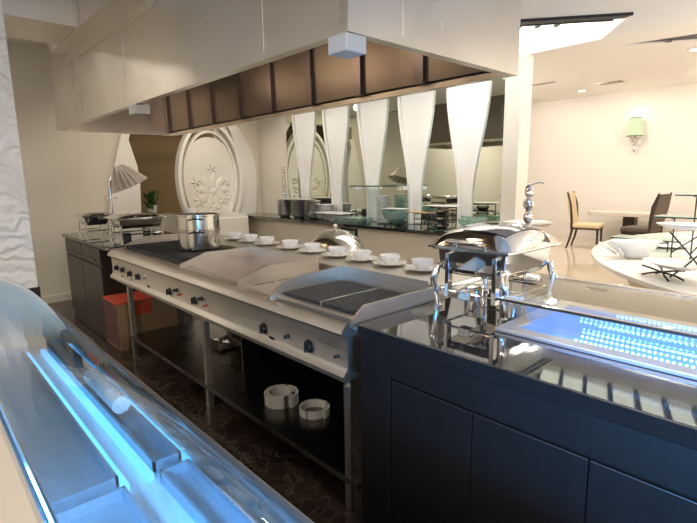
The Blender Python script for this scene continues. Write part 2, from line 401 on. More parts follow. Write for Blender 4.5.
# white wavy panels framing the arch
def wavy(name, pts, x0, x1, label, grp=None):
    return tag(link(name, MB().prism([tuple(p) for p in pts], 'x', x0, x1), M['white'], bevel=.008), label, 'wall panel', grp)
def atx(pxs, X): return [(at(a, b, 'x', X).y, at(a, b, 'x', X).z) for a, b in pxs]
XP = -6.86
pl = atx([(131, 126), (128, 140), (132, 152), (136.5, 165), (139.5, 180), (140.5, 205), (140.5, 232), (108, 232), (111, 190), (114, 165), (119, 140), (122, 126)], XP)
wavy('wavy_panel', pl, XL+.002, XP+.03, 'white wavy edged panel at the left of the brown opening, behind the pleated lamp')
pr = atx([(222, 118), (230, 133), (237, 155), (239.5, 175), (239, 195), (235, 212), (235, 240), (253, 240), (256, 205), (256.5, 182), (254, 162), (247, 144), (237, 127), (232, 118)], XP)
wavy('wavy_panel', pr, XL+.002, XP+.03, 'cream wavy edged panel right of the oval flower relief')
# mirror wall with end column
YM = 4.35
wm = MB().box(-6.9, -2.42, YM+.02, YS-.02, 0, ZS)
wm.box(-2.49, -2.33, YM-.02, YS+.02, 0, ZS)
struct('wall_center', wm, M['wall'])
wb = MB().box(-6.88, -2.40, 4.0, YM+.018, 0, .924)
struct('wall_center_base', wb, M['wall']).name = 'wall_lower'
mirr = tag(link('wall_mirror', MB().box(-6.09, -2.495, YM, YM+.018, .965, ZS-.005), M['mirror']), 'large wall mirror behind the white wavy panels above the granite ledge', 'mirror')
# black granite ledge
tag(link('granite_ledge', MB().box(-6.82, -2.50, 3.86, YM-.002, .925, .962, .004), M['granite']), 'long dark granite ledge under the mirror wall', 'ledge')
def panel_pts(c):
    L = []; R = []
    for i in range(25):
        z = .965+i*(ZS-.006-.965)/24
        tt = max(0, min(1, (2.45-z)/1.25)); hw = .075+.17*(.5+.5*math.cos(PI*tt))
        L.append((c-hw, z)); R.append((c+hw, z))
    return L+R[::-1]
WL = ['white wavy mirror panel nearest the white end column', 'second white wavy mirror panel from the end column', 'middle one of the five white wavy mirror panels',
      'fourth white wavy mirror panel from the end column', 'farthest white wavy mirror panel, beside the cream corner wall']
for k in range(5):
    tag(link('wavy_panel', MB().prism(panel_pts(-2.90-.68*k), 'y', YM-.022, YM-.001), M['white'], bevel=.004), WL[k], 'wall panel', 'wavy panels on the mirror wall')
    pp_ = panel_pts(-2.90-.68*k)[:25]
    link('edge_strip', MB().prism(pp_+[(x+.035, z) for x, z in pp_[::-1]], 'y', YM-.05, YM-.0225), M['white'], bpy.context.scene.collection.objects[-1] if False else [o for o in COL.objects if o.name.startswith('wavy_panel')][-1])
# framed hatch in the wall under the ledge
t = thing('wall_hatch', 'black framed glazed hatch in the cream wall below the ledge', 'hatch', (-4.34, 3.99, .63))
fm = MB(); fm.box(-.15, .15, -.02, .008, .24, .26); fm.box(-.15, .15, -.02, .008, 0, .02); fm.box(-.15, -.13, -.02, .008, .02, .24); fm.box(.13, .15, -.02, .008, .02, .24)
link('hatch_frame', fm, M['black'], t); link('pane', MB().box(-.13, .13, -.006, .004, .02, .24), M['gglass'], t)
# partition with white relief panel, left foreground
XQ = -3.60
q = at(38, 287, 'x', XQ); q2 = at(41, 305, 'x', XQ)
struct('wall_partition', MB().box(XQ-.15, XQ, -4.0, q.y, q.z, ZK), M['relief'])
struct('wall_partition_base', MB().box(XQ-.15, XQ, -4.0, q.y+.01, 0, q.z), M['black']).name = 'baseboard_partition'
gz = .70
tag(link('stone_shelf', MB().box(XQ+.001, -2.62, .40, .63, gz-.06, gz, .004).box(XQ+.02, -2.68, .42, .60, 0, gz-.06), M['grey']), 'low grey stone bench behind the far end of the glass case', 'bench')

# ================================================================== cooking range
RX0, RX1, RY = -4.62, -1.368, 1.30
rng = thing('cooking_range', 'long stainless steel cooking range with control panel and open undershelf', 'cooking range', (-3.0, 1.7, 0))
T = loc_mb(rng)
prof = [(RY+.06, .905), (RY+.035, .904), (RY+.022, .898), (RY-.008, .864), (RY-.013, .853), (RY-.010, .843), (RY+.004, .836), (RY+.020, .834), (RY+.022, .690), (RY+.012, .676), (RY-.006, .658), (RY-.006, .642), (RY+.05, .628), (RY+.05, .60), (RY+.06, .60)]
cpan = link('control_panel', MB().prism(prof, 'x', RX0, -1.455).xf(T), M['steel'], rng, smooth=True)
link('end_post', MB().box(-1.454, RX1, RY+.035, RY+.11, .0, .87).xf(T), M['steel_dark'], rng)
wt = MB().box(RX0, RX1, RY+.06, 2.13, .87, .905); wt.box(RX0, RX1, 2.0, 2.36, .905, .948, .006)
wt.box(RX0, RX1, RY+.11, 2.36, .60, .62); wt.box(RX0, RX0+.02, RY+.11, 2.36, .62, .87); wt.box(RX1-.02, RX1, RY+.11, 2.36, .62, .87); wt.box(RX0, RX1, 2.34, 2.36, .62, .92)
link('worktop', wt.xf(T), M['steel'], rng)
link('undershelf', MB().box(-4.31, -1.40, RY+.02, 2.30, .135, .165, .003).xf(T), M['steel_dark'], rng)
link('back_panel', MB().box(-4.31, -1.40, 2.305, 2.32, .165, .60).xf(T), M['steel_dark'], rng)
for x in (-4.29, -2.87, -1.475):
    for y in (RY+.05, 2.28):
        link('leg', MB().box(x-.02, x+.02, y-.02, y+.02, .0, .60, .002).xf(T), M['steel'], rng)
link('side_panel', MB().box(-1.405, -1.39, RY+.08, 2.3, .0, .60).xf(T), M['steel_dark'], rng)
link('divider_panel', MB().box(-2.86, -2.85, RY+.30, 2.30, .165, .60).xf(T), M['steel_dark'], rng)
def knob(x, z, r, mat):
    b = MB().lathe([(0, 0), (r*1.25, 0), (r*1.25, .006), (r*.8, .008), (r*.75, .020), (0, .022)], n=16)
    b.box(-r*.22, r*.22, -r, r, .018, .028)
    b.xf(Matrix.Rotation(PI/2, 4, 'X')); b.xf(Matrix.Translation((x, RY+.021, z)))
    return link('knob', b.xf(T), mat, cpan, smooth=True)
for px, py, r, m in ((115, 268, .02, 'black'), (121, 270, .02, 'black'), (128, 274, .022, 'black'), (136, 277, .022, 'black'), (142, 277, .015, 'steel'), (167, 292, .022, 'black'), (174, 290.5, .012, 'black'), (178, 295, .007, 'red'), (192, 301, .022, 'black'), (199, 299, .012, 'black'), (204, 306, .007, 'red'), (261, 329, .024, 'black'), (285, 337, .010, 'black'), (306, 347, .026, 'black'), (335, 357, .007, 'black')):
    p = at(px, py, 'y', RY); knob(p.x, p.z, r, M[m])
# seams / small plates on panel
for px, py in ((146, 287), (182, 308), (269, 340), (312, 362), (129, 281), (120, 277)):
    p = at(px, py, 'y', RY); link('rating_plate', MB().box(p.x-.025, p.x+.025, RY+.017, RY+.0215, p.z-.012, p.z+.012).xf(T), M['steel_dark'], cpan)
# open burners: drip pan, cast-iron grates
link('drip_pan', MB().box(-4.50, -3.20, RY+.09, 1.95, .905, .912).xf(T), M['steel_dark'], rng)
for i in range(4):
    x0 = -4.49+i*.32; g = MB()
    for j in range(5): g.box(x0+.02+j*.066, x0+.034+j*.066, RY+.11, 1.94, .922, .94)
    for yy in (RY+.11, 1.66, 1.92): g.box(x0+.01, x0+.31, yy, yy+.012, .912, .935)
    link('burner_grate', g.xf(T), M['iron'], rng)
    for yy in (1.54, 1.80):
        link('burner', MB().lathe([(0, 0), (.055, 0), (.055, .012), (.03, .014), (0, .014)], (x0+.167, yy, .911), 20).xf(T), M['iron'], rng)
link('side_guard', MB().prism([(RY+.14, .905), (2.1, .905), (2.1, .99), (RY+.32, .99), (RY+.14, .93)], 'x', RX0+.01, RX0+.03).xf(T), M['steel'], rng)

# griddle
gx0, gx1, gy0, gy1 = -3.17, -2.39, 1.335, 1.93
gr = thing('flat_griddle', 'flat top steel griddle with raised splash guards, in the middle of the range', 'griddle', ((gx0+gx1)/2, (gy0+gy1)/2, .9055)); T = loc_mb(gr)
link('griddle_plate', MB().box(gx0+.015, gx1-.015, gy0+.05, gy1-.015, .906, .925).xf(T), P('griddle_steel', (.50, .42, .40), .30, .85, noise=.08, nscale=4), gr)
gp = [(gy0, .906), (gy1, .906), (gy1, 1.0), (gy0+.20, 1.0), (gy0, .94)]
link('side_guard', MB().prism(gp, 'x', gx0, gx0+.014).xf(T), M['steel'], gr); link('side_guard', MB().prism(gp, 'x', gx1-.014, gx1).xf(T), M['steel'], gr)
link('back_guard', MB().box(gx0+.014, gx1-.014, gy1-.014, gy1, .925, 1.0).xf(T), M['steel'], gr)
link('grease_trough', MB().box(gx0+.014, gx1-.014, gy0+.005, gy0+.05, .906, .918).xf(T), M['steel'], gr)
for ya, yb in ((1.42, 1.56), (1.59, 1.74)):
    link('slot', MB().box(gx1+.03, gx1+.042, ya, yb, .9052, .9068).xf(T), M['black'], gr)
# charbroiler
bx0, bx1, by0, by1 = -2.00, -1.372, 1.315, 1.78
ch = thing('charbroiler', 'charbroiler with black grill grates and steel guards, next to the granite counter', 'charbroiler', ((bx0+bx1)/2, (by0+by1)/2, .9055)); T = loc_mb(ch)
link('fire_box', MB().box(bx0+.015, bx1-.015, by0+.06, by1-.015, .906, .918).xf(T), M['iron'], ch)
gp = [(by0-.04, .906), (by1+.12, .906), (by1+.12, .985), (by0+.03, .985), (by0-.04, .935)]
gpl = [(by0-.03, .906), (by1, .906), (by1, 1.015), (by0+.20, 1.005), (by0+.09, .995), (by0+.02, .965), (by0-.03, .92)]
link('side_guard', MB().prism(gpl, 'x', bx0, bx0+.012).xf(T), M['steel'], ch); link('side_guard', MB().prism(gp, 'x', bx1-.012, bx1).xf(T), M['steel'], ch)
link('back_guard', MB().box(bx0+.012, bx1-.012, by1-.012, by1, .918, 1.02).xf(T), M['steel'], ch)
link('front_rail', MB().box(bx0+.012, bx1-.012, by0, by0+.05, .906, .922).xf(T), M['steel'], ch)
for s in range(2):
    a = bx0+.016+s*.303; g = MB()
    for j in range(13): g.box(a+j*.0232, a+j*.0232+.011, by0+.055, by1-.03, .925, .938)
    for yy in (by0+.055, by0+.3, by1-.04): g.box(a, a+.2894, yy, yy+.012, .9182, .932)
    link('grill_grate', g.xf(T), M['grate'], ch)
link('divider_bar', MB().box(bx0+.3065, bx0+.3175, by0+.055, by1-.03, .9182, .941).xf(T), M['chrome_soft'], ch)

# stock pot on the burners
pt = thing('stock_pot', 'tall double steel stock pot standing on the burner grates', 'pot', (-3.76, 1.77, .9405))
link('pot_body', MB().lathe([(0, 0), (.15, 0), (.165, .012), (.168, .15), (.176, .155), (.176, .165), (.168, .17), (.168, .275), (.178, .28), (.178, .29), (.162, .29), (.162, .03), (0, .03)], n=40), M['chrome_soft'], pt, smooth=True)
for z, a0 in ((.25, -.55), (.215-.07, -.55)):
    for s in (0, PI):
        pts = [Vector((math.cos(a0+s+d)*r, math.sin(a0+s+d)*r, z+zz)) for d, r, zz in ((-.28, .166, .0), (-.28, .195, .005), (-.2, .21, .01), (.2, .21, .01), (.28, .195, .005), (.28, .166, 0))]
        link('handle', MB().tube(pts, .006, 8), M['iron'], pt, smooth=True)

# tea cups on saucers along the rear shelf
def make_cup():
    b = MB().lathe([(0, 0), (.036, 0), (.038, .006), (.052, .020), (.064, .045), (.068, .060), (.064, .060), (.050, .024), (0, .012)], n=28)
    cu = bpy.data.objects.new('tea_cup', None); COL.objects.link(cu)
    link('bowl', b, M['china'], cu, smooth=True)
    return cu
cups = [(236, 238), (251, 242), (269, 244.5), (287, 249), (310, 252.6), (336, 256.5), (363, 260.3), (390, 265), (421.6, 270.6)]
ordn = ['beside the stock pot, farthest left in the row', 'second from the stock pot end of the row', 'third from the stock pot end of the row', 'fourth from the stock pot end of the row',
        'in front of the left half of the steel dome', 'in front of the right edge of the steel dome', 'third from the charbroiler end of the row', 'second from the charbroiler end of the row', 'nearest the chafing dish, last of the row']
cup0 = None
for i, (px, py) in enumerate(cups):
    p = at(px, py, 'z', .95); y = 2.245; x = p.x
    if i == 0: x = -4.02
    sb = MB().lathe([(0, .004), (.04, .0), (.06, .002), (.10, .016), (.112, .021), (.106, .023), (.058, .008), (.04, .007), (0, .007)], n=32)
    s = link('saucer', sb, M['china'], smooth=True); s.location = (x, y, .9485); s.rotation_euler.z = .3*i
    tag(s, 'white saucer under the cup ' + ordn[i], 'saucer', 'saucers on the back of the range')
    if cup0 is None: cup0 = make_cup(); c = cup0
    else: c = dup(cup0, (0, 0, 0))
    c.location = (x, y, .9565); tag(c, 'white tea cup ' + ordn[i], 'cup', 'cups on the back of the range')
# steel dome on a small trolley behind the range
dc = (-3.06, 2.66)
t = thing('serving_trolley', 'steel serving trolley behind the range carrying the domed cover', 'trolley', (dc[0], dc[1], 0))
link('trolley_top', MB().box(-.27, .27, -.265, .265, .81, .835, .004), M['steel'], t)
link('trolley_shelf', MB().box(-.23, .23, -.21, .21, .25, .27), M['steel'], t)
for sx in (-1, 1):
    for sy in (-1, 1): link('leg', MB().tube([(sx*.21, sy*.19, 0), (sx*.21, sy*.19, .812)], .012), M['steel'], t)
d = thing('food_dome', 'round polished steel food cover behind the row of cups', 'food cover', (dc[0], dc[1], .836))
pr_ = [(.262, 0), (.262, .008)]+[(.252*math.cos(a*PI/2/12), .01+.235*math.sin(a*PI/2/12)) for a in range(0, 12)]+[(0, .245)]
link('dome', MB().lathe(pr_, n=48), M['chrome_soft'], d, smooth=True)
link('knob', MB().lathe([(.008, .244), (.008, .262), (.02, .27), (.018, .285), (0, .29)], n=16), M['chrome'], d, smooth=True)

# things on the undershelf: coiled straps, foil
def coil(name, px, py, r0, turns, h, label):
    p = at(px, py, 'z', .166)
    o = MB(); n = int(26*turns); outer = []
    for i in range(n+1):
        a = 2*PI*i/26; r = r0-.018*a/(2*PI)*1.0
        outer.append((r*math.cos(a), r*math.sin(a)))
    for i in range(n):
        (xa, ya), (xb, yb) = outer[i], outer[i+1]
        ra = math.hypot(xa, ya); rb = math.hypot(xb, yb); k1 = (ra-.013)/ra; k2 = (rb-.013)/rb
        pts = [(xa, ya), (xb, yb), (xb*k2, yb*k2), (xa*k1, ya*k1)]
        o.prism(pts, 'z', 0, h)
    bmesh.ops.remove_doubles(o.bm, verts=o.bm.verts, dist=1e-5)
    b = link(name, o, M['cloth'], smooth=True); b.location = (p.x, p.y, .1655)
    return tag(b, label, 'coiled strap')
coil('coiled_strap', 281, 402, .110, 2.25, .070, 'taller off white coiled strap on the range undershelf, left one of two')
coil('coiled_strap', 314, 413, .096, 1.15, .045, 'flatter off white coiled strap ring on the undershelf, right one of two')
p = at(222, 343, 'z', .18)
fo = MB(); ng = 9
vs = [[fo.bm.verts.new(((i/(ng-1)-.5)*.32, (j/(ng-1)-.5)*.22, .004+.05*random.random()*(.3+.7*math.sin(PI*i/(ng-1))))) for j in range(ng)] for i in range(ng)]
for i in range(ng-1):
    for j in range(ng-1): fo.bm.faces.new((vs[i][j], vs[i+1][j], vs[i+1][j+1], vs[i][j+1]))
f = link('foil_sheet', fo, M['chrome_soft'], solid=.002); f.location = (p.x, p.y, .166); tag(f, 'crumpled sheet of foil on the undershelf behind the middle leg', 'foil')

# cardboard box
bxx = thing('cardboard_box', 'tall cardboard box with an orange red top standing left of the range leg', 'box', (-4.62, 1.55, 0))
link('carton', MB().box(-.20, .20, -.28, .25, .0, .42), M['card'], bxx)
link('red_top', MB().box(-.202, .202, -.282, .252, .42, .437), M['cardred'], bxx)
link('printed_side', MB().box(-.19, .19, -.2825, -.28, .01, .42), P('printed_card', (.10, .045, .035), .6, noise=.6, nscale=14), bxx)
pm = MB().box(.20, .2025, -.18, .02, .30, .41); link('red_print', pm, M['cardred'], bxx)
for z_ in (.02, .10): pass

# ================================================================== left cabinet with chafers
lc = thing('base_cabinet', 'dark brown base cabinet with granite top at the far end of the range', 'cabinet', (-5.42, 1.8, 0)); T = loc_mb(lc)
LX0, LX1 = -6.18, -4.86
link('body', MB().box(LX0, LX1, 1.31, 2.15, .0, .885).xf(T), M['cabw'], lc)
for a, b in ((LX0+.01, -5.53), (-5.52, LX1-.01)):
    dd = link('door', MB().box(a, b, 1.292, 1.31, .06, .70, .003).xf(T), M['cabw'], lc)
    link('drawer', MB().box(a, b, 1.292, 1.31, .715, .875, .003).xf(T), M['cabw'], lc)
link('granite_top', MB().box(-6.23, -4.63, 1.28, 2.2, .887, .922, .003).xf(T), M['granite'], lc)
link('handle_groove', MB().box(LX0+.05, LX1-.15, 1.285, 1.292, .75, .765).xf(T), M['black'], lc)

def chafer(name, label, cat, loc, L, D, h, rz=0, style='plain'):
    t = thing(name, label, cat, loc, rz)
    a, b = L/2, D/2
    # legs
    for sx in (-1, 1):
        for sy in (-1, 1):
            lg = MB()
            if style == 'curved':
                pts = [(sx*(a-.04), sy*(b-.04), h*.66), (sx*(a-.022), sy*(b-.02), h*.62), (sx*(a-.008), sy*(b-.006), h*.42), (sx*(a-.018), sy*(b-.016), h*.18), (sx*(a-.022), sy*(b-.02), .012), ]
                lg.tube(pts, [.009, .016, .018, .014, .011], 12); lg.lathe([(0, 0), (.02, 0), (.02, .008), (.01, .015), (0, .015)], (sx*(a-.022), sy*(b-.02), 0), 14)
            else:
                lg.tube([(sx*(a-.03), sy*(b-.03), 0), (sx*(a-.03), sy*(b-.03), h*.62)], .010, 10)
                lg.lathe([(0, 0), (.016, 0), (.016, .012), (0, .012)], (sx*(a-.03), sy*(b-.03), 0), 12)
            link('leg', lg, M['chrome'], t, smooth=True)
    fr = MB()
    for sy in (-1, 1): fr.tube([(-a+.03, sy*(b-.03), h*.26), (a-.03, sy*(b-.03), h*.26)], .006, 8)
    for sx in (-1, 1): fr.tube([(sx*(a-.03), -b+.03, h*.26), (sx*(a-.03), b-.03, h*.26)], .006, 8)
    link('frame', fr, M['chrome'], t, smooth=True)
    # water pan: tapered
    wp = MB(); i0, i1 = .028, .018
    z0, z1 = h*.50, h*.86
    wp.hull([(sx*(a-i), sy*(b-i), z) for z, i in ((z0, i0+.02), (z0+.03, i0), (z1, i1)) for sx in (-1, 1) for sy in (-1, 1)])
    link('water_pan', wp, M['chrome'], t, bevel=.006)
    link('rim', MB().box(-a, a, -b, b, z1, z1+.012, .004), M['chrome'], t)
    # lid: domed, rectangular
    lm = MB(); nx, ny = 17, 17; zl = z1+.014; hd = h*(.31 if style == 'curved' else .20)
    G = [[None]*ny for _ in range(nx)]
    for i in range(nx):
        for j in range(ny):
            u = i/(nx-1)*2-1; v = j/(ny-1)*2-1
            k = (max(abs(u), abs(v))); e = (1-abs(u)**2.6)*(1-abs(v)**2.2)
            G[i][j] = lm.bm.verts.new((u*(a+.008), v*(b+.008), zl+hd*max(0, e)**.42))
    for i in range(nx-1):
        for j in range(ny-1): lm.bm.faces.new((G[i][j], G[i+1][j], G[i+1][j+1], G[i][j+1]))
    lm.poly([(-(a+.008), -(b+.008), zl-.002), (a+.008, -(b+.008), zl-.002), (a+.008, b+.008, zl-.002), (-(a+.008), b+.008, zl-.002)])
    lid = link('lid', lm, M['chrome'], t, smooth=True)
    link('lid_rim', MB().box(-a-.014, a+.014, -b-.014, b+.014, zl-.006, zl+.006, .003), M['chrome'], lid)
    return t, lid, (a, b, zl, hd)
# two chafers, heat lamp, boxes on the left cabinet
t, lid, q = chafer('chafing_dish', 'low rectangular steel chafing dish on the far cabinet, under the pleated lamp', 'chafing dish', (-5.08, 1.72, .9225), .38, .46, .24)
link('handle', MB().tube([(.205, -.08, .235), (.225, -.06, .245), (.225, .06, .245), (.205, .08, .235)], .007, 8), M['chrome'], lid, smooth=True)
link('fuel_can', MB().lathe([(0, .0), (.04, 0), (.04, .06), (.03, .065), (0, .065)], (0, .1, .0), 18), M['black'], t); link('fuel_can', MB().lathe([(0, .0), (.04, 0), (.04, .06), (.03, .065), (0, .065)], (0, -.1, .0), 18), M['black'], t)
t, lid, q = chafer('chafing_dish', 'small steel chafing dish at the left edge of the far cabinet', 'chafing dish', (-5.76, 1.50, .9225), .34, .28, .24)
link('handle', MB().tube([(.19, -.06, .225), (.21, -.05, .235), (.21, .05, .235), (.19, .06, .225)], .007, 8), M['black'], lid, smooth=True)
# pleated table lamp
lb = at(113, 205, 'y', 2.08)
lt = thing('pleated_lamp', 'silver lamp with a tilted pleated shade behind the far chafing dish', 'lamp', (-5.95, at(111, 200, 'x', -5.95).y, .9225))
link('base', MB().lathe([(0, 0), (.08, 0), (.08, .015), (.02, .03), (0, .03)], n=24), M['chrome_soft'], lt, smooth=True)
link('stem', MB().tube([(0, 0, .025), (0, 0, .30), (0, .0, .55), (.01, .02, .63), (.02, .06, .67), (.03, .12, .66)], .012, 10), M['chrome_soft'], lt, smooth=True)
link('arm_ring', MB().lathe([(.02, .38), (.07, .385), (.07, .40), (.02, .405)], n=20), M['chrome_soft'], lt, smooth=True)
sh = MB().lathe([(.03, .20), (.055, .215), (.10, .16), (.15, .06), (.19, .0), (.182, .0), (.09, .155), (.04, .195)], n=72, flute=.11, fn=18)
sh.xf(Matrix.Translation((.02, .20, .53)) @ Matrix.Scale(1.12, 4) @ Matrix.Rotation(math.radians(24), 4, 'X'))
link('lamp_shade', sh, M['lampshade'], lt, smooth=True)
# oval flower relief and its white seat, plant beyond
XO = -6.80
ov = thing('oval_relief', 'white oval panel with flower relief in the arched opening', 'wall art', (XO, 3.45, 1.05))
oc = (3.435-3.45, .46); ry, rz_ = .50, .70
def ring(ra, rb, wa, n=48):
    o = MB(); A = []
    for k in range(n):
        a = 2*PI*k/n
        A.append((oc[0]+ra*math.cos(a), oc[1]+rb*math.sin(a)))
    return A
def ring_mb(ra, rb, wd, x0, x1, n=56):
    o = MB(); V = []
    for k in range(n):
        a = 2*PI*k/n; c_, s_ = math.cos(a), math.sin(a)
        V.append([o.bm.verts.new((x, oc[0]+(ra-dw)*c_, oc[1]+(rb-dw)*s_)) for x, dw in ((x0, 0), (x1, .01), (x1, wd-.01), (x0, wd))])
    for k in range(n):
        A, B = V[k], V[(k+1) % n]
        for j in range(4): o.bm.faces.new((A[j], A[(j+1) % 4], B[(j+1) % 4], B[j]))
    return o
link('outer_frame', ring_mb(.53, .86, .07, -.03, .07), M['white'], ov, smooth=True)
link('inner_frame', ring_mb(.445, .72, .05, -.02, .05), M['white'], ov, smooth=True)
link('oval_panel', MB().prism(ring(.46, .62, 0), 'x', -.02, .008), M['white'], ov)
fl = MB()
for (fy, fz, fs, n_) in ((.03, .28, .25, 9), (.03, .28, .16, 7), (-.18, .16, .10, 6), (.2, .18, .10, 6), (.02, .05, .10, 6), (-.24, .42, .07, 5), (.25, .42, .07, 5), (.03, .62, .07, 5)):
    for k in range(n_):
        a = 2*PI*k/n_+fs*9
        cc = Vector((.012, fy+oc[0]+fs*.62*math.cos(a), fz+fs*.62*math.sin(a)))
        m4 = Matrix.Translation(cc) @ Matrix.Rotation(a, 4, 'X') @ Matrix.Diagonal((.022, fs*.52, fs*.24, 1))
        r_ = bmesh.ops.create_icosphere(fl.bm, subdivisions=2, radius=1, matrix=m4)
    bmesh.ops.create_icosphere(fl.bm, subdivisions=2, radius=1, matrix=Matrix.Translation((.016, fy+oc[0], fz)) @ Matrix.Diagonal((.025, fs*.25, fs*.25, 1)))
link('flower_relief', fl, M['white'], ov, smooth=True)
st = thing('white_bench', 'white bench with a curved back edge under the oval flower relief', 'bench', (-6.60, 3.42, 0))
link('seat_base', MB().box(-.12, .2, -.50, .40, .0, .95, .01), M['white'], st)
cv = [(-.5, .95)]+[(-.05+.45*math.cos(PI-a*PI/16), .95+.10*math.sin(a*PI/16)) for a in range(1, 16)]+[(.4, .95)]
link('curved_back', MB().prism(cv, 'x', .12, .18), M['white'], st)
pp = at(152, 207, 'x', -7.6)
pd = tag(link('plant_stand', MB().box(pp.x-.2, pp.x+.2, pp.y-.25, pp.y+.35, 0, pp.z-.12, .01), M['white']), 'white pedestal behind the arched opening carrying the green plant', 'pedestal')
pn = thing('potted_plant', 'small leafy green plant in a white pot before the brown wall', 'plant', (pp.x, pp.y, pp.z-.119))
link('pot', MB().lathe([(0, 0), (.06, 0), (.08, .15), (.07, .15), (.05, .02), (0, .02)], n=20), M['china'], pn, smooth=True)
lf = MB()
for k in range(90):
    a = random.uniform(0, 2*PI); r = random.uniform(0, .16); z = .12+random.uniform(0, .26)
    tip = Vector((r*1.1*math.cos(a), r*1.1*math.sin(a), z)); bs = tip*.5; bs.z = z-.1
    sd = Vector((-math.sin(a), math.cos(a), 0))*.02
    lf.poly([bs, (bs+tip)/2+sd+Vector((0, 0, .01)), tip+Vector((0, 0, .02)), (bs+tip)/2-sd+Vector((0, 0, .01))])
link('foliage', lf, M['leaf'], pn)
pv = at(172, 210, 'x', -7.3)
tag(link('white_vase', MB().lathe([(0, 0), (.06, 0), (.075, .08), (.07, .16), (.055, .16), (.05, .02), (0, .02)], n=20), M['china'], smooth=True), 'small white vase beside the oval relief', 'vase').location = (-6.58, 3.02, .9505)

# ================================================================== extractor hood
HX0, HX1, HY0, HY1, HZ = -5.49, -1.286, 1.192, 2.355, 2.0
hd = thing('extractor_hood', 'large stainless steel extractor hood over the cooking range', 'extractor hood', ((HX0+HX1)/2, (HY0+HY1)/2, HZ)); T = loc_mb(hd)
th = .02
link('front_panel', MB().box(HX0, HX1, HY0, HY0+th, HZ+.03, ZK-.004).xf(T), M['hood'], hd)
link('end_panel', MB().box(HX1-th, HX1, HY0+th, HY1, HZ+.03, ZK-.004).xf(T), M['hood'], hd)
link('end_panel', MB().box(HX0, HX0+th, HY0+th, HY1, HZ+.03, ZK-.004).xf(T), M['hood'], hd)
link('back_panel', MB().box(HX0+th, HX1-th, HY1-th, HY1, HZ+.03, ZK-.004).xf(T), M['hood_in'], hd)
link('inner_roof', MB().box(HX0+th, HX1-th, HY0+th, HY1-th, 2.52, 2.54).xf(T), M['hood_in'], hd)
for px in (125, 262):
    x = at(px, 75 if px < 200 else 40, 'y', HY0).x
    link('seam_strip', MB().box(x-.012, x+.012, HY0-.003, HY0-.0002, HZ+.031, 2.48).xf(T), M['hood'], hd)
y = at(405, 50, 'x', HX1).y
link('seam_strip', MB().box(HX1+.0002, HX1+.003, y-.014, y+.014, HZ+.031, ZK-.006).xf(T), M['hood'], hd)
link('corner_trim', MB().box(HX1-.04, HX1+.003, HY0-.004, HY0-.0005, HZ+.031, ZK-.006).xf(T), M['chrome_soft'], hd)
lip = MB(); lw = .045
lip.box(HX0, HX1, HY0, HY0+lw, HZ, HZ+.03); lip.box(HX0, HX1, HY1-lw, HY1, HZ, HZ+.03)
lip.box(HX0, HX0+lw, HY0+lw, HY1-lw, HZ, HZ+.03); lip.box(HX1-lw, HX1, HY0+lw, HY1-lw, HZ, HZ+.03)
link('gutter_lip', lip.xf(T), M['hood'], hd)
# baffle filters leaning on the back
nf = 8; fw = (HX1-HX0-.12)/nf
for k in range(nf):
    x = HX0+.06+k*fw
    f = MB()
    f.prism([(HY1-.05, HZ+.04), (HY1-.065, HZ+.04), (HY1-.075, 2.51), (HY1-.05, 2.51)], 'x', x+.02, x+fw-.02)
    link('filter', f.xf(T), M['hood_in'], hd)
    s_ = MB(); s_.prism([(HY1-.05, HZ+.035), (HY1-.09, HZ+.035), (HY1-.10, 2.51), (HY1-.05, 2.51)], 'x', x-.035, x+.035)
    link('filter_post', s_.xf(T), M['post'], hd)
# bulkhead lamps inside the hood
for px in (-4.55, -3.65, -3.25, -2.6, -1.9):
    lo = thing('hood_lamp', '', 'lamp') if False else None
    lp = MB().lathe([(0, -.05), (.03, -.045), (.042, -.02), (.042, 0), (0, 0)], (px, HY0+.16, 2.518), 18)
    b = link('lamp', lp.xf(T), M['lampglass'], hd, smooth=True)
    l = bpy.data.lights.new('hood_light', 'POINT'); l.energy = 1.3; l.color = (1.0, .74, .50); l.shadow_soft_size = .05
    lo = bpy.data.objects.new('hood_light', l); lo.location = (px, HY0+.16, 2.42); COL.objects.link(lo)
# grease cups under the lip
a = at(133, 106, 'y', HY0-.0)
for cx_, sx in ((HX1-.045, .055), (at(133, 106, 'y', HY0).x, .07)):
    link('grease_cup', MB().box(cx_-sx, cx_+sx-.01, HY0-.008, HY0+.09, HZ-.062, HZ-.001, .005).xf(T), M['bluegrey'], hd)
# ducts in front of the hood
dk = thing('ventilation_duct', 'rectangular steel duct running along the top of the hood front', 'duct', (-3.7, 1.12, 2.5)); T = loc_mb(dk)
link('duct_run', MB().box(-4.45, -2.90, .985, HY0-.002, 2.5, ZK-.004).xf(T), M['hood'], dk)
link('branch_duct', MB().box(-4.19, -3.655, -1.5, .983, 2.5, ZK-.004).xf(T), M['hood'], dk)
link('flange', MB().box(-3.66, -3.635, .965, .984, 2.49, ZK-.004).box(-2.905, -2.885, .99, HY0-.002, 2.495, ZK-.004).box(-4.45, -2.9, HY0-.012, HY0-.002, 2.485, 2.5).xf(T), M['chrome_soft'], dk)

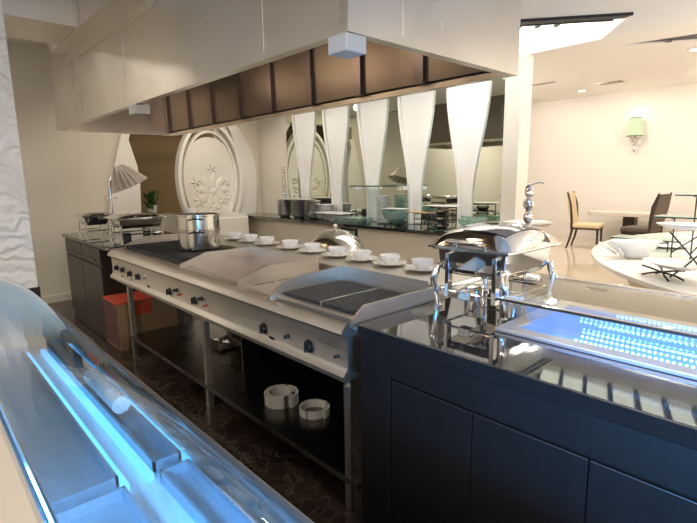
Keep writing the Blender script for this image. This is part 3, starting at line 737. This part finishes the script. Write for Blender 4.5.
# ================================================================== right counter
CX0, CX1, CY0, CY1, G0 = -1.361, .75, 1.291, 2.78, .92
cab = [(-1.352, -.822, 'dark wood counter cabinet with a wide plain stile, next to the range'), (-.822, -.449, 'dark wood counter cabinet second from the range'),
       (-.449, -.076, 'dark wood counter cabinet third from the range, at the lower right'), (-.076, .32, 'dark wood counter cabinet fourth from the range'), (.32, .74, 'last dark wood counter cabinet of the granite counter')]
for k, (a, b, lab) in enumerate(cab):
    t = thing('counter_cabinet', lab, 'cabinet', ((a+b)/2, CY0+.4, 0), 0, 'cabinets under the granite counter'); T = loc_mb(t)
    link('body', MB().box(a, b, CY0+.03, CY1-.03, 0, .862).xf(T), M['wood'], t)
    a2 = a+.165 if k == 0 else a
    if k == 0: link('stile', MB().box(a, a2-.003, CY0+.008, CY0+.03, .0, .862, .002).xf(T), M['wood'], t)
    link('drawer', MB().box(a2+.0002, b-.0002, CY0+.010, CY0+.03, .742, .862).xf(T), M['wood'], t)
    link('door', MB().box(a2+.0015, b-.0015, CY0+.012, CY0+.03, .05, .728, .003).xf(T), M['wood'], t)
gw = MB().box(CX0, CX1, CY0, CY1, .863, .92, .004)
tag(link('granite_worktop', gw, M['granite']), 'polished black granite counter top carrying the lit glass food well', 'worktop')
# lit cold well with glass guard
WX0, WX1, WY0, WY1 = -.924, .55, 1.60, 2.18
cw = thing('cold_well', 'steel framed cold food well with blue light strips and slanted glass guard', 'food well', (-.2, 1.9, .9205)); T = loc_mb(cw)
fr = MB(); fwid = .06
fr.box(WX0, WX1, WY0, WY0+fwid, .9205, .936, .003); fr.box(WX0, WX1, WY1-fwid, WY1, .9205, .936, .003)
fr.box(WX0, WX0+fwid, WY0+fwid, WY1-fwid, .9205, .936, .003); fr.box(WX1-fwid, WX1, WY0+fwid, WY1-fwid, .9205, .936, .003)
link('frame', fr.xf(T), M['steel'], cw)
link('basin', MB().box(WX0+fwid, WX1-fwid, WY0+fwid, WY1-fwid, .9206, .926).xf(T), M['basin'], cw)
for yy in (WY0+fwid+.03, WY0+fwid+.085, WY0+fwid+.14, WY0+fwid+.25, WY1-fwid-.02):
    ls = MB()
    for k in range(70):
        x = -.66+k*.0165
        if x < WX1-.1: ls.box(x, x+.007, yy-.0035, yy+.0035, .926, .930)
    link('glow_strip', ls.xf(T), M['led_w'], cw)
g0, g1 = WX0+.055, WX1-.05
def pane(name, pts, mat=M['glass']): return link(name, MB().poly(pts).xf(T), mat, cw, solid=.006)
GF = (1.515, 1.072); GB = (1.751, .937); HB = (1.985, 1.078); HBb = (2.122, .937)
pane('front_glass', [(g0, GF[0], GF[1]), (g1, GF[0], GF[1]), (g1, GB[0], GB[1]), (g0, GB[0], GB[1])])
pane('top_glass', [(g0, GF[0], GF[1]), (g1, GF[0], GF[1]), (g1, HB[0], HB[1]), (g0, HB[0], HB[1])])
pane('side_glass', [(g0+.003, GF[0], GF[1]), (g0+.003, GB[0], GB[1]), (g0+.003, HBb[0], HBb[1]), (g0+.003, HB[0], HB[1])])
pane('side_glass', [(g1-.003, GF[0], GF[1]), (g1-.003, GB[0], GB[1]), (g1-.003, HBb[0], HBb[1]), (g1-.003, HB[0], HB[1])])
link('edge_trim', MB().box(g0, g1, GF[0]-.008, GF[0]+.004, GF[1]-.002, GF[1]+.007).xf(T), M['chrome_soft'], cw)
link('edge_trim', MB().box(g0, g1, HB[0]-.012, HB[0]+.012, HB[1]-.004, HB[1]+.005).xf(T), M['chrome_soft'], cw)
# big chafing dish on granite
t, lid, (a, b, zl, hh) = chafer('chafing_dish', 'large chrome chafing dish with curved legs and windowed lid on the granite counter', 'chafing dish', (-1.135, 1.94, .9205), .37, .44, .31, 0, 'curved')
# window in lid (dark glass) on the +x half and details
win = MB(); nx = 9
W = []
for i in range(nx):
    row = []
    for j in range(nx):
        u = -.35+i/(nx-1)*1.1; v = -.72+j/(nx-1)*1.44
        e = (1-abs(u)**2.6)*(1-abs(v)**2.2)
        row.append(win.bm.verts.new((u*(a+.008), v*(b+.008), zl+hh*max(0, e)**.42+.003)))
    W.append(row)
for i in range(nx-1):
    for j in range(nx-1): win.bm.faces.new((W[i][j], W[i+1][j], W[i+1][j+1], W[i][j+1]))
link('lid_window', win, P('dark_lid_glass', (.16, .15, .17), .05, .35, ior=2.0), lid, smooth=True)
link('handle', MB().tube([(-.07, -b-.005, zl+.03), (-.07, -b-.05, zl+.035), (.07, -b-.05, zl+.035), (.07, -b-.005, zl+.03)], .009, 10), M['chrome'], lid, smooth=True)
for sx in (-1, 1):
    link('burner_holder', MB().lathe([(0, 0), (.045, 0), (.045, .07), (.03, .075), (0, .075)], (sx*.1, 0, .0), 20), M['chrome'], t, smooth=True)
link('bracket', MB().box(-.03, .03, -b-.012, -b+.03, .06, .10, .004), M['chrome'], t)
for sx in (-.10, .13): link('support_bar', MB().box(sx-.010, sx+.010, -b-.004, -b+.03, .06, .255, .003), M['chrome'], t)
# chrome tiered stand behind the chafing dish
t = thing('chrome_stand', 'slim chrome stand with a round tray behind the chafing dish', 'display stand', (-1.33, 2.62, .9205))
link('base', MB().lathe([(0, 0), (.09, 0), (.085, .012), (.02, .02), (0, .02)], n=28), M['chrome'], t, smooth=True)
link('stem', MB().lathe([(.012, .018), (.012, .29), (.02, .30), (.012, .31), (.012, .34)], n=14), M['chrome'], t, smooth=True)
link('tray', MB().lathe([(0, .305), (.12, .305), (.14, .318), (.136, .32), (.115, .31), (0, .31)], n=36), M['chrome_soft'], t, smooth=True)
link('finial', MB().lathe([(.010, .31), (.026, .33), (.026, .36), (.012, .385), (.03, .41), (.03, .44), (.012, .46), (.026, .48), (.022, .52), (.008, .535), (0, .54)], n=18).tube([(.0, 0, .53), (.04, .03, .545), (.06, .05, .54)], .004, 6), M['chrome'], t, smooth=True)

# ================================================================== glass display case (foreground)
KX0, KX1 = -2.25, .55
dc_ = thing('display_case', 'refrigerated display case with curved glass and blue light in the left foreground', 'display case', (-.85, .2, 0)); T = loc_mb(dc_)
def bez(a, b, c, d, n=22):
    out = []
    for i in range(n+1):
        t_ = i/n; s_ = 1-t_
        out.append(tuple(s_**3*a[k]+3*s_*s_*t_*b[k]+3*s_*t_*t_*c[k]+t_**3*d[k] for k in (0, 1)))
    return out
GP = bez((.068, 1.165), (.25, 1.172), (.345, 1.08), (.425, .895))
link('curved_glass', MB().sweep(GP, KX0+.02, KX1-.02).xf(T), M['caseglass'], dc_, smooth=True, solid=.006)
link('base_cabinet', MB().box(KX0, KX1, -.40, .44, 0, .84).xf(T), M['grey'], dc_)
link('base_ledge', MB().box(KX0, KX1, .415, .475, .84, .893, .006).xf(T), P('ledge_metal', (.30, .28, .26), .35, .8), dc_)
link('deck', MB().box(KX0+.02, KX1-.02, -.38, .415, .84, .855).xf(T), M['deck'], dc_)
link('top_panel', MB().box(KX0, KX1, -.42, .064, 1.14, 1.17, .006).xf(T), M['cream'], dc_)
link('inner_wall', MB().box(KX0+.02, KX1-.02, .02, .035, .855, 1.14).xf(T), M['tray'], dc_)
ep = [(-.42, .84), (.44, .84)]+[(y+.012, z+.006) for y, z in GP[::-1]]+[(-.42, 1.168)]
for x0, x1 in ((KX0-.02, KX0), (KX1, KX1+.02)): link('end_panel', MB().prism(ep, 'x', x0, x1).xf(T), M['cream'], dc_)
# trays
for (xa, xb) in ((-2.15, -1.02), (-.98, -.22), (-.20, .5)):
    for (ya, yb) in ((.09, .262), (.335, .40)):
        tr = MB(); z0 = .8555
        tr.box(xa, xb, ya, yb, z0, z0+.006); tr.box(xa, xb, ya, ya+.006, z0+.006, z0+.03); tr.box(xa, xb, yb-.006, yb, z0+.006, z0+.03); tr.box(xa, xa+.006, ya, yb, z0+.006, z0+.03); tr.box(xb-.006, xb, ya, yb, z0+.006, z0+.03)
        link('tray', tr.xf(T), M['tray'], dc_)
link('glow_strip', MB().box(KX0+.1, KX1-.1, .042, .056, 1.118, 1.139).xf(T), M['led'], dc_)
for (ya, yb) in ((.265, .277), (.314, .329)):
    link('glow_strip', MB().box(-2.1, -1.0, ya, yb, .8555, .872).xf(T), M['cyan_stripe'], dc_)  # self-lit strips put in to draw bright cyan stripes on the deck
link('glow_strip', MB().box(-2.1, -1.0, .405, .414, .856, .872).xf(T), M['cyan_stripe'], dc_)  # glowing strip put in for the blue line along the deck lip
link('support_rod', MB().tube([(KX0+.05, .10, 1.02), (KX1-.05, .10, 1.02)], .006, 8).xf(T), M['chrome_soft'], dc_)
# pale roll inside
rl = tag(link('pale_cylinder', MB().tube([(-1.60, .365, .905), (-1.32, .365, .905)], .024, 18), P('pale_matte', (.7, .69, .66), .8)), 'pale towel lying inside the glass case', 'cylinder')

# ================================================================== crockery on the granite ledge
LZ = .9625
def plate_obj(name, r, h, mat, sx=1, sy=1):
    return link(name, MB().lathe([(0, .002), (r*.55, 0), (r*.62, .003), (r*.97, h*.85), (r, h), (r*.95, h), (r*.6, .006), (0, .006)], n=30, sx=sx, sy=sy), mat, smooth=True)
def stack(name, n, x, y, z, r, h, dz, mat, lab_top, lab, cat, grp, sx=1, sy=1):
    p0 = None
    for i in range(n):
        if p0 is None: p0 = plate_obj(name, r, h, mat, sx, sy); o = p0
        else: o = p0.copy(); COL.objects.link(o)
        o.location = (x, y, z+i*dz)
        tag(o, lab_top if i == n-1 else lab, cat, grp)
    return z+(n-1)*dz+h
SG = P('stack_bowl_steel', (.74, .72, .68), .16, .9)
for k, (x, y, n) in enumerate(((-5.78, 4.06, 7), (-5.50, 4.10, 7), (-5.22, 4.14, 7))):
    w_ = ('beside the chrome tower', 'under the middle of the oval platter', 'at the right end of the oval platter')[k]
    stack('steel_bowl', n, x, y, LZ, .115, .05, .032, SG, 'topmost steel bowl in the stack ' + w_, 'steel bowl in the stack ' + w_, 'bowl', 'stacked steel bowls')
zt = LZ+6*.032+.052
pl_ = plate_obj('oval_platter', .30, .018, M['china'], 1.35, .55); pl_.location = (-5.52, 4.09, zt); tag(pl_, 'white oval platter resting on the stacked steel bowls', 'platter')
# chrome tower
t = thing('chrome_tower', 'slim chrome tower of stacked rings at the left end of the ledge', 'display stand', (-5.98, 4.2, LZ))
link('base', MB().lathe([(0, 0), (.06, 0), (.06, .01), (0, .02)], n=20), M['chrome'], t)
link('rings', MB().lathe([(.02, .01)]+[(r_, .04+i*.045+dz_) for i in range(15) for r_, dz_ in ((.018, 0), (.036, .015), (.036, .028), (.018, .04))]+[(0, .72)], n=16), M['chrome'], t, smooth=True)
# tall white plate stacks in front of the mirror
stack('dinner_plate', 12, -4.99, 4.18, LZ, .13, .02, .016, M['china'], 'topmost plate of the tall stack left of the flat platters', 'white plate in the tall stack left of the flat platters', 'plate', 'tall plate stack')
zz = stack('side_plate', 6, -4.66, 4.05, LZ, .14, .018, .016, M['china'], 'topmost of the low plate stack under the square platter', 'white plate in the low stack under the square platter', 'plate', 'low plate stack')
tag(link('square_platter', MB().box(-.26, .26, -.13, .13, 0, .012, .005), M['china']), 'large white rectangular platter lying across the low plate stack', 'platter').location = (-4.66, 4.05, zz+.001)
# green glass plates, a stair of sheets
for i in range(6):
    o = link('glass_plate', MB().box(-.24, .24, -.12, .12, 0, .010, .003), M['gglass']); o.location = (-4.30+.01*i, 3.985, LZ+.0005+i*.014)
    tag(o, 'topmost green glass plate of the pile left of the glass bowl' if i == 5 else 'green glass plate in the pile left of the glass bowl', 'plate', 'green glass plates')
# small steel bowls near
stack('steel_bowl', 4, -4.52, 4.24, LZ, .055, .05, .03, M['chrome_soft'], 'topmost little steel bowl behind the square platter', 'little steel bowl behind the square platter', 'bowl', 'little steel bowls')
# glass shelf on the mirror with its plates
t = thing('glass_shelf', 'narrow glass shelf with dark edge fixed to the mirror behind the glass bowl', 'shelf', (-3.98, 4.18, 1.40))
link('shelf_plate', MB().box(-.42, .36, -.11, .108, 0, .010), M['gglass'], t); link('edge', MB().box(-.42, .36, -.116, -.11, -.002, .012), M['gedge'], t)
link('bracket', MB().box(.33, .35, -.10, .108, -.04, 0), M['chrome'], t); link('bracket', MB().box(-.41, -.39, -.10, .108, -.04, 0), M['chrome'], t)
stack('saucer', 14, -3.94, 4.20, LZ, .09, .02, .024, M['china'], 'topmost saucer of the tall stack behind the glass bowl', 'white saucer in the tall stack behind the glass bowl', 'saucer', 'tall saucer stack')
stack('glass_saucer', 12, -3.72, 4.24, LZ, .08, .02, .026, M['gglass'], 'topmost green glass saucer of the stack next to the white saucers', 'green glass saucer in the stack next to the white saucers', 'saucer', 'green saucer stack')
# glass bowl on a black stand, with white plate on it
t = thing('glass_bowl', 'round glass bowl on a black wire stand on the ledge', 'bowl', (-3.58, 4.0, LZ))
link('bowl', MB().lathe([(0, .045), (.06, .05), (.12, .09), (.15, .15), (.155, .185), (.15, .185), (.14, .15), (.11, .095), (0, .055)], n=32), M['gglass'], t, smooth=True)
sd = MB()
for k in range(4):
    a = k*PI/2+.4; sd.tube([(.13*math.cos(a), .13*math.sin(a), .005), (.09*math.cos(a), .09*math.sin(a), .03), (.03*math.cos(a), .03*math.sin(a), .04)], .006, 6); sd.ball((.13*math.cos(a), .13*math.sin(a), .012), .012, 6)
link('wire_stand', sd, M['wire'], t)
o = plate_obj('oval_plate', .17, .014, M['china'], 1.0, .7); o.location = (-3.58, 4.0, LZ+.187); tag(o, 'white oval plate resting on the glass bowl', 'plate')
# amber shallow tray
o = link('amber_tray', MB().box(-.2, .2, -.05, .05, 0, .010, .003), P('amber_wood', (.50, .33, .16), .4)); o.location = (-3.22, 4.04, LZ+.165); tag(o, 'thin amber tray on a wire rack between bowl and tiered rack', 'tray')
t = thing('wire_rack', 'black wire rack under the thin amber tray', 'rack', (-3.22, 4.06, LZ))
rk = MB()
for sx in (-.09, .09):
    for sy in (-.06, .06): rk.tube([(sx, sy, 0), (sx, sy, .163)], .005, 6)
for z_ in (.05, .10, .158):
    rk.tube([(-.09, -.06, z_), (.09, -.06, z_), (.09, .06, z_), (-.09, .06, z_)], .004, 6, True)
link('wire_frame', rk, M['wire'], t)
# tiered wire rack with bowls and white tray
t = thing('tiered_rack', 'tiered wire rack holding little steel dishes near the end column', 'rack', (-2.93, 3.98, LZ))
rk = MB()
for sx in (-.11, .11):
    for sy in (-.08, .08): rk.tube([(sx, sy, 0), (sx, sy, .24)], .005, 6)
for z_ in (.02, .09, .16, .235): rk.tube([(-.11, -.08, z_), (.11, -.08, z_), (.11, .08, z_), (-.11, .08, z_)], .004, 6, True)
link('wire_frame', rk, M['wire'], t)
for i, z_ in enumerate((.024, .094, .164)):
    o = plate_obj('steel_dish', .078, .045, M['chrome_soft']); o.location = (-2.93, 3.98, LZ+z_+.001)
    tag(o, ('steel dish on the bottom tier of the wire rack', 'steel dish on the middle tier of the wire rack', 'steel dish on the top tier of the wire rack')[i], 'dish', 'dishes in the wire rack')
    link('tier', MB().box(-.11, .11, -.08, .08, z_-.004, z_), M['wire'], t)
o = plate_obj('oval_plate', .20, .014, M['china'], 1.0, .6); o.location = (-2.93, 3.98, LZ+.241); tag(o, 'white oval plate on top of the tiered wire rack', 'plate')
# green glass leaf dishes with black feet near the column
for i, (x, y, z_, r) in enumerate(((-2.61, 3.98, .0, .105), (-2.63, 4.18, .0, .085), (-2.79, 4.20, .0, .06))):
    t = thing('glass_dish', ('wavy green glass dish on black feet beside the end column', 'wavy green glass dish nearest the mirror by the end column', 'small green glass dish on feet behind the tiered rack')[i], 'dish', (x, y, LZ))
    link('bowl', MB().lathe([(0, .05), (r*.5, .055), (r*.9, .10), (r, .14), (r*.94, .14), (r*.5, .065), (0, .06)], n=40, flute=.06, fn=7), M['gglass'], t, smooth=True)
    fe = MB()
    for k in range(3):
        a = k*2*PI/3+.5+i; fe.tube([(r*.7*math.cos(a), r*.7*math.sin(a), .012), (r*.5*math.cos(a), r*.5*math.sin(a), .055)], .010, 8)
    link('feet', fe, M['wire'], t)

# ================================================================== round buffet table with dishes
import itertools
P1, P2, P3 = [at(*p, 'z', .75) for p in ((592, 254), (621, 272), (697, 296))]
def circ(a, b, c):
    ax, ay, bx, by, cx, cy = a.x, a.y, b.x, b.y, c.x, c.y
    d = 2*(ax*(by-cy)+bx*(cy-ay)+cx*(ay-by))
    ux = ((ax*ax+ay*ay)*(by-cy)+(bx*bx+by*by)*(cy-ay)+(cx*cx+cy*cy)*(ay-by))/d
    uy = ((ax*ax+ay*ay)*(cx-bx)+(bx*bx+by*by)*(ax-cx)+(cx*cx+cy*cy)*(bx-ax))/d
    return ux, uy, math.hypot(ax-ux, ay-uy)
tx, ty, trad = circ(P1, P2, P3)
print('table', tx, ty, trad)
bt = thing('buffet_table', 'big round cream buffet table with a thick rim behind the granite counter', 'table', (tx, ty, 0))
link('tabletop', MB().lathe([(0, .70), (trad-.02, .70), (trad, .71), (trad, .74), (trad-.012, .75), (trad*.86, .75), (trad*.85, .748), (0, .748)], n=72), M['white'], bt, smooth=True)
link('base', MB().lathe([(0, 0), (trad*.80, 0), (trad*.82, .05), (trad*.92, .695), (0, .699)], n=72), M['cream'], bt, smooth=True)
TZ = .7505
def near(px, py, z): return at(px, py, 'z', z)
# boat dish with tail
c0 = near(636, 258, TZ)
t = thing('boat_dish', 'white boat shaped china dish with a fluted tail at the left of the buffet table', 'dish', (c0.x-.01, c0.y, TZ), math.radians(48)); t.scale = (.78, .78, .80)
link('dish', MB().lathe([(0, .0), (.10, .0), (.14, .012), (.25, .15), (.29, .195), (.28, .197), (.16, .035), (0, .014)], n=40, sx=1.0, sy=.65, flute=.03, fn=5), M['china'], t, smooth=True)
tl = MB()
for k, an in enumerate((-.4, .35)):
    d0 = Vector((math.cos(PI+an), math.sin(PI+an), 0)); sdv = Vector((-d0.y, d0.x, 0))
    b0 = d0*.19+Vector((0, 0, .05)); e0 = d0*(.38)+Vector((0, 0, .16+.03*k))
    tl.hull([b0+sdv*.03, b0-sdv*.03, b0-Vector((0, 0, .03)), e0+sdv*.07, e0-sdv*.07, e0+Vector((0, 0, .02)), e0-Vector((0, 0, .012))])
link('tail', tl, M['china'], t)
# oval platter on a black scroll stand
c1 = near(662, 278, TZ)
def scroll_stand(name, label, loc, w_, h_, rz=0):
    t = thing(name, label, 'plate stand', loc, rz); b = MB()
    for s in (-1, 1):
        b.tube([(-w_*s, -.06, .006), (-w_*.5*s, -.04, h_*.35), (0, 0, h_*.55), (w_*.5*s, .04, h_*.75), (w_*s, .06, h_-.010)], .007, 8)
        b.tube([(-w_*s, .06, .006), (-w_*.5*s, .04, h_*.35), (0, 0, h_*.5), (w_*.5*s, -.04, h_*.75), (w_*s, -.06, h_-.010)], .007, 8)
    link('scroll_frame', b, M['wire'], t); return t
scroll_stand('plate_stand', 'low black scroll stand on the near edge of the buffet table', (c1.x, c1.y, TZ), .13, .085, math.radians(-35))
o = link('oval_platter', MB().lathe([(0, .0), (.16, .0), (.24, .022), (.26, .03), (.25, .032), (.15, .008), (0, .006)], n=40, sx=1, sy=.62), M['china'], smooth=True)
o.location = (c1.x+.06, c1.y+.03, TZ+.087); o.rotation_euler.z = math.radians(-40); tag(o, 'white oval platter on the low black scroll stand', 'platter')
# glass tiers on black frame
def glass_tier(px0, px1, py, Yv, label, post_lab):
    pass
ts = thing('tiered_glass_stand', 'black wire stand with three stepped green glass shelves on the buffet table', 'display stand', (-1.3, 5.2, TZ)); T = loc_mb(ts)
tiers = [((611, 236.5), (682, 240), 5.35, 1.0), ((653, 216), (740, 220), 5.0, 1.19), ((676, 194.5), (760, 198), 5.0, 1.37)]
for (pa, pb, Yv, zz) in tiers:
    A = at(*pa, 'y', Yv); B = at(*pb, 'y', Yv); z = A.z
    gl = link('glass_shelf', MB().box(A.x, B.x, Yv-.02, Yv+.26, z-.008, z).xf(T), M['gglass'], ts)
    link('shelf_edge', MB().box(A.x, B.x, Yv-.03, Yv-.02, z-.011, z+.001).xf(T), M['gedge'], ts)
    pb_ = MB()
    for fx in (.25, .8):
        x = A.x+(B.x-A.x)*fx
        pb_.tube([(x, Yv+.06, TZ+.0015), (x, Yv+.06, z-.0085)], .006, 8); pb_.tube([(x, Yv-.015, z-.015), (x, Yv+.25, z-.015)], .006, 8)
    pb_.tube([(A.x+(B.x-A.x)*.25, Yv+.06, TZ+.05), (A.x+(B.x-A.x)*.8, Yv+.06, z-.03)], .006, 8)
    link('wire_leg', pb_.xf(T), M['wire'], ts)
# upper white plate on slanted wire stand
c2 = at(692, 226, 'y', 4.05)
t = thing('plate_stand', 'tall black wire stand with a slanted rod holding the upper white plate', 'plate stand', (c2.x, c2.y, TZ))
b = MB(); hgt = c2.z-TZ-.025
b.tube([(-.13, 0, hgt-.024), (.0, -.02, hgt*.55), (.10, -.02, hgt*.2), (.16, 0, .008)], .006, 8); b.tube([(.16, .05, hgt-.024), (.05, .02, hgt*.5), (-.02, 0, hgt*.25), (-.10, 0, .008)], .006, 8)
link('wire_frame', b, M['wire'], t)
o = link('oval_platter', MB().lathe([(0, .0), (.13, .0), (.21, .028), (.22, .036), (.21, .038), (.12, .008), (0, .006)], n=40, sx=1, sy=.7), M['china'], smooth=True)
o.location = (c2.x, c2.y, TZ+hgt+.0015); tag(o, 'upper white oval platter raised on the tall black wire stand', 'platter')
# flat white plates lying on the table
for i, (px, py, r, lab) in enumerate(((668, 247, .2, 'flat white plate lying behind the boat dish on the buffet table'),)):
    c3 = near(px, py, TZ); o = plate_obj('dinner_plate', r, .025, M['china']); o.location = (c3.x, c3.y, TZ); tag(o, lab, 'plate')
c4 = near(722, 284, TZ)
t = thing('glass_jar', 'clear glass jar on a curly black wire foot at the right edge', 'jar', (c4.x+.02, c4.y+.1, TZ))
link('jar', MB().lathe([(0, .06), (.05, .06), (.09, .12), (.09, .22), (.07, .27), (.085, .29), (.078, .29), (.06, .27), (.08, .215), (.08, .125), (.04, .07), (0, .07)], n=28), M['glass'], t, smooth=True)
b = MB()
for k in range(4):
    a = k*PI/2; b.tube([(.09*math.cos(a), .09*math.sin(a), .006), (.11*math.cos(a), .11*math.sin(a), .03), (.085*math.cos(a), .085*math.sin(a), .045), (.04*math.cos(a), .04*math.sin(a), .055)], .006, 6)
link('wire_foot', b, M['wire'], t)

# ================================================================== dining set
def dining_chair(label, loc, rz, um):
    t = thing('dining_chair', label, 'chair', loc, rz, 'chairs at the far dining table'); t.scale = (1.07, 1.07, 1.07)
    # seat faces +x
    link('seat', MB().box(-.24, .26, -.23, .23, .40, .48, .025), um, t)
    bk = MB(); n = 10; A = []
    for i in range(n+1):
        z = .48+i*.58/n; x = -.20-.10*(i/n)**1.5-.02*math.sin(PI*i/n); hw = .21+.03*math.sin(PI*i/n)
        A.append([bk.bm.verts.new((x+dx, sy*hw, z)) for dx, sy in ((0, -1), (0, 1), (-.05, 1), (-.05, -1))])
    for i in range(n):
        for j in range(4): bk.bm.faces.new((A[i][j], A[i][(j+1) % 4], A[i+1][(j+1) % 4], A[i+1][j]))
    bk.bm.faces.new(A[0]); bk.bm.faces.new(A[-1][::-1])
    link('backrest', bk, um, t, smooth=True)
    for sy in (-1, 1):
        fr = MB(); fr.tube([(-.23, sy*.225, .38), (-.235, sy*.235, .60), (-.26, sy*.25, .85), (-.335, sy*.225, 1.08)], [.022, .022, .02, .016], 8)
        link('back_post', fr, M['cwood'], t, smooth=True)
        link('leg', MB().tube([(-.21, sy*.20, .42), (-.25, sy*.205, .2), (-.31, sy*.21, .0)], [.024, .02, .016], 8), M['cwood'], t, smooth=True)
        link('leg', MB().tube([(.22, sy*.19, .42), (.23, sy*.195, .0)], [.024, .016], 8), M['cwood'], t, smooth=True)
    link('seat_frame', MB().box(-.235, .25, -.215, .215, .37, .405), M['cwood'], t)
    return t
dining_chair('cream leather dining chair with dark frame left of the far marble table', (-3.96, 10.35, 0), math.radians(10), M['uphol'])
dining_chair('brown backed dining chair on the right side of the far table', (-2.93, 10.25, 0), math.radians(172), M['uphol2'])
dining_chair('tan dining chair farthest right beyond the brown chair', (-2.1, 11.2, 0), math.radians(200), M['uphol'])
t = thing('dining_table', 'marble topped dining table on a dark pedestal near the far wall', 'table', (-3.45, 11.3, 0))
link('tabletop', MB().prism([(-.75, -.35), (-.62, -.45), (.62, -.45), (.75, -.35), (.75, .35), (.62, .45), (-.62, .45), (-.75, .35)], 'z', .64, .72), M['marble'], t, bevel=.01)
link('pedestal', MB().box(-.11, .11, -.11, .11, .03, .64), M['cwood'], t)
link('foot', MB().box(-.3, .3, -.25, .25, 0, .03), M['cwood'], t)
# wall sconces
def sconce(label, loc, rz):
    t = thing('wall_sconce', label, 'wall lamp', loc, rz); t.scale = (1.25, 1.25, 1.25)   # wall behind at local +y
    link('back_plate', MB().lathe([(0, 0), (.07, 0), (.05, .03), (0, .035)], n=18).xf(Matrix.Translation((0, -.002, -.10)) @ Matrix.Rotation(PI/2, 4, 'X')), M['white'], t, smooth=True)
    link('arm', MB().tube([(0, -.03, -.10), (0, -.10, -.16), (0, -.14, -.10), (0, -.14, -.02)], .014, 8).lathe([(0, -.05), (.08, -.04), (.10, 0), (.05, .0), (0, -.02)], (0, -.14, 0), 20).lathe([(0, -.30), (.012, -.28), (.03, -.22), (.012, -.17), (0, -.165)], (0, -.09, 0), 12), M['chrome_soft'], t, smooth=True)
    link('lamp_shade', MB().lathe([(.125, 0), (.09, .30)], (0, -.14, .0), 28), M['shade_lit'], t, smooth=True, solid=.004)
    link('shade_rib', MB().tube([(.126*math.cos(a), -.14+.126*math.sin(a), .0) for a in [k*2*PI/24 for k in range(24)]], .006, 6, True), M['gedge'], t)
    link('shade_rib', MB().tube([(.092*math.cos(a), -.14+.092*math.sin(a), .30) for a in [k*2*PI/24 for k in range(24)]], .006, 6, True), M['gedge'], t)
    l = bpy.data.lights.new('sconce_light', 'POINT'); l.energy = 1.5; l.color = (1, .85, .6); l.shadow_soft_size = .05
    lo = bpy.data.objects.new('sconce_light', l); lo.parent = t; lo.location = (0, -.14, .38); COL.objects.link(lo)
    return t
sp = at(635, 136, 'y', 11.86)
sconce('lit wall lamp with green glass shade on the dining room wall', (sp.x, 12.0-.001, sp.z), 0)
# ceiling downlights and air vent
for px, py, lab in ((582, 90.5, 'small recessed ceiling spotlight near the far dining wall'), (697-2, 49, 'recessed ceiling spotlight right of the dark slatted trough')):
    p = at(px, py, 'z', ZD)
    t = thing('ceiling_spotlight', lab, 'ceiling light', (p.x, p.y, ZD))
    link('ring', MB().lathe([(.07, -.001), (.10, -.001), (.10, -.012), (.07, -.012), (.07, -.001)], n=24), M['white'], t)
    link('lens', MB().lathe([(0, -.002), (.069, -.002), (.069, -.007), (0, -.007)], n=24), M['down'], t)
p = at(611, 82.5, 'z', ZD)
t = thing('air_vent', 'dark narrow air vent in the dining room ceiling', 'air vent', (p.x, p.y, ZD))
link('grille', MB().box(-.22, .22, -.10, .10, -.012, -.001), P('vent_grey', (.35, .31, .26), .6), t)
p = at(540, 84, 'z', ZD)
t = thing('air_vent', 'air vent in the ceiling just right of the white end column', 'air vent', (p.x, p.y, ZD))
link('grille', MB().box(-.3, .3, -.05, .05, -.012, -.001), P('vent_tan', (.40, .35, .30), .6), t)
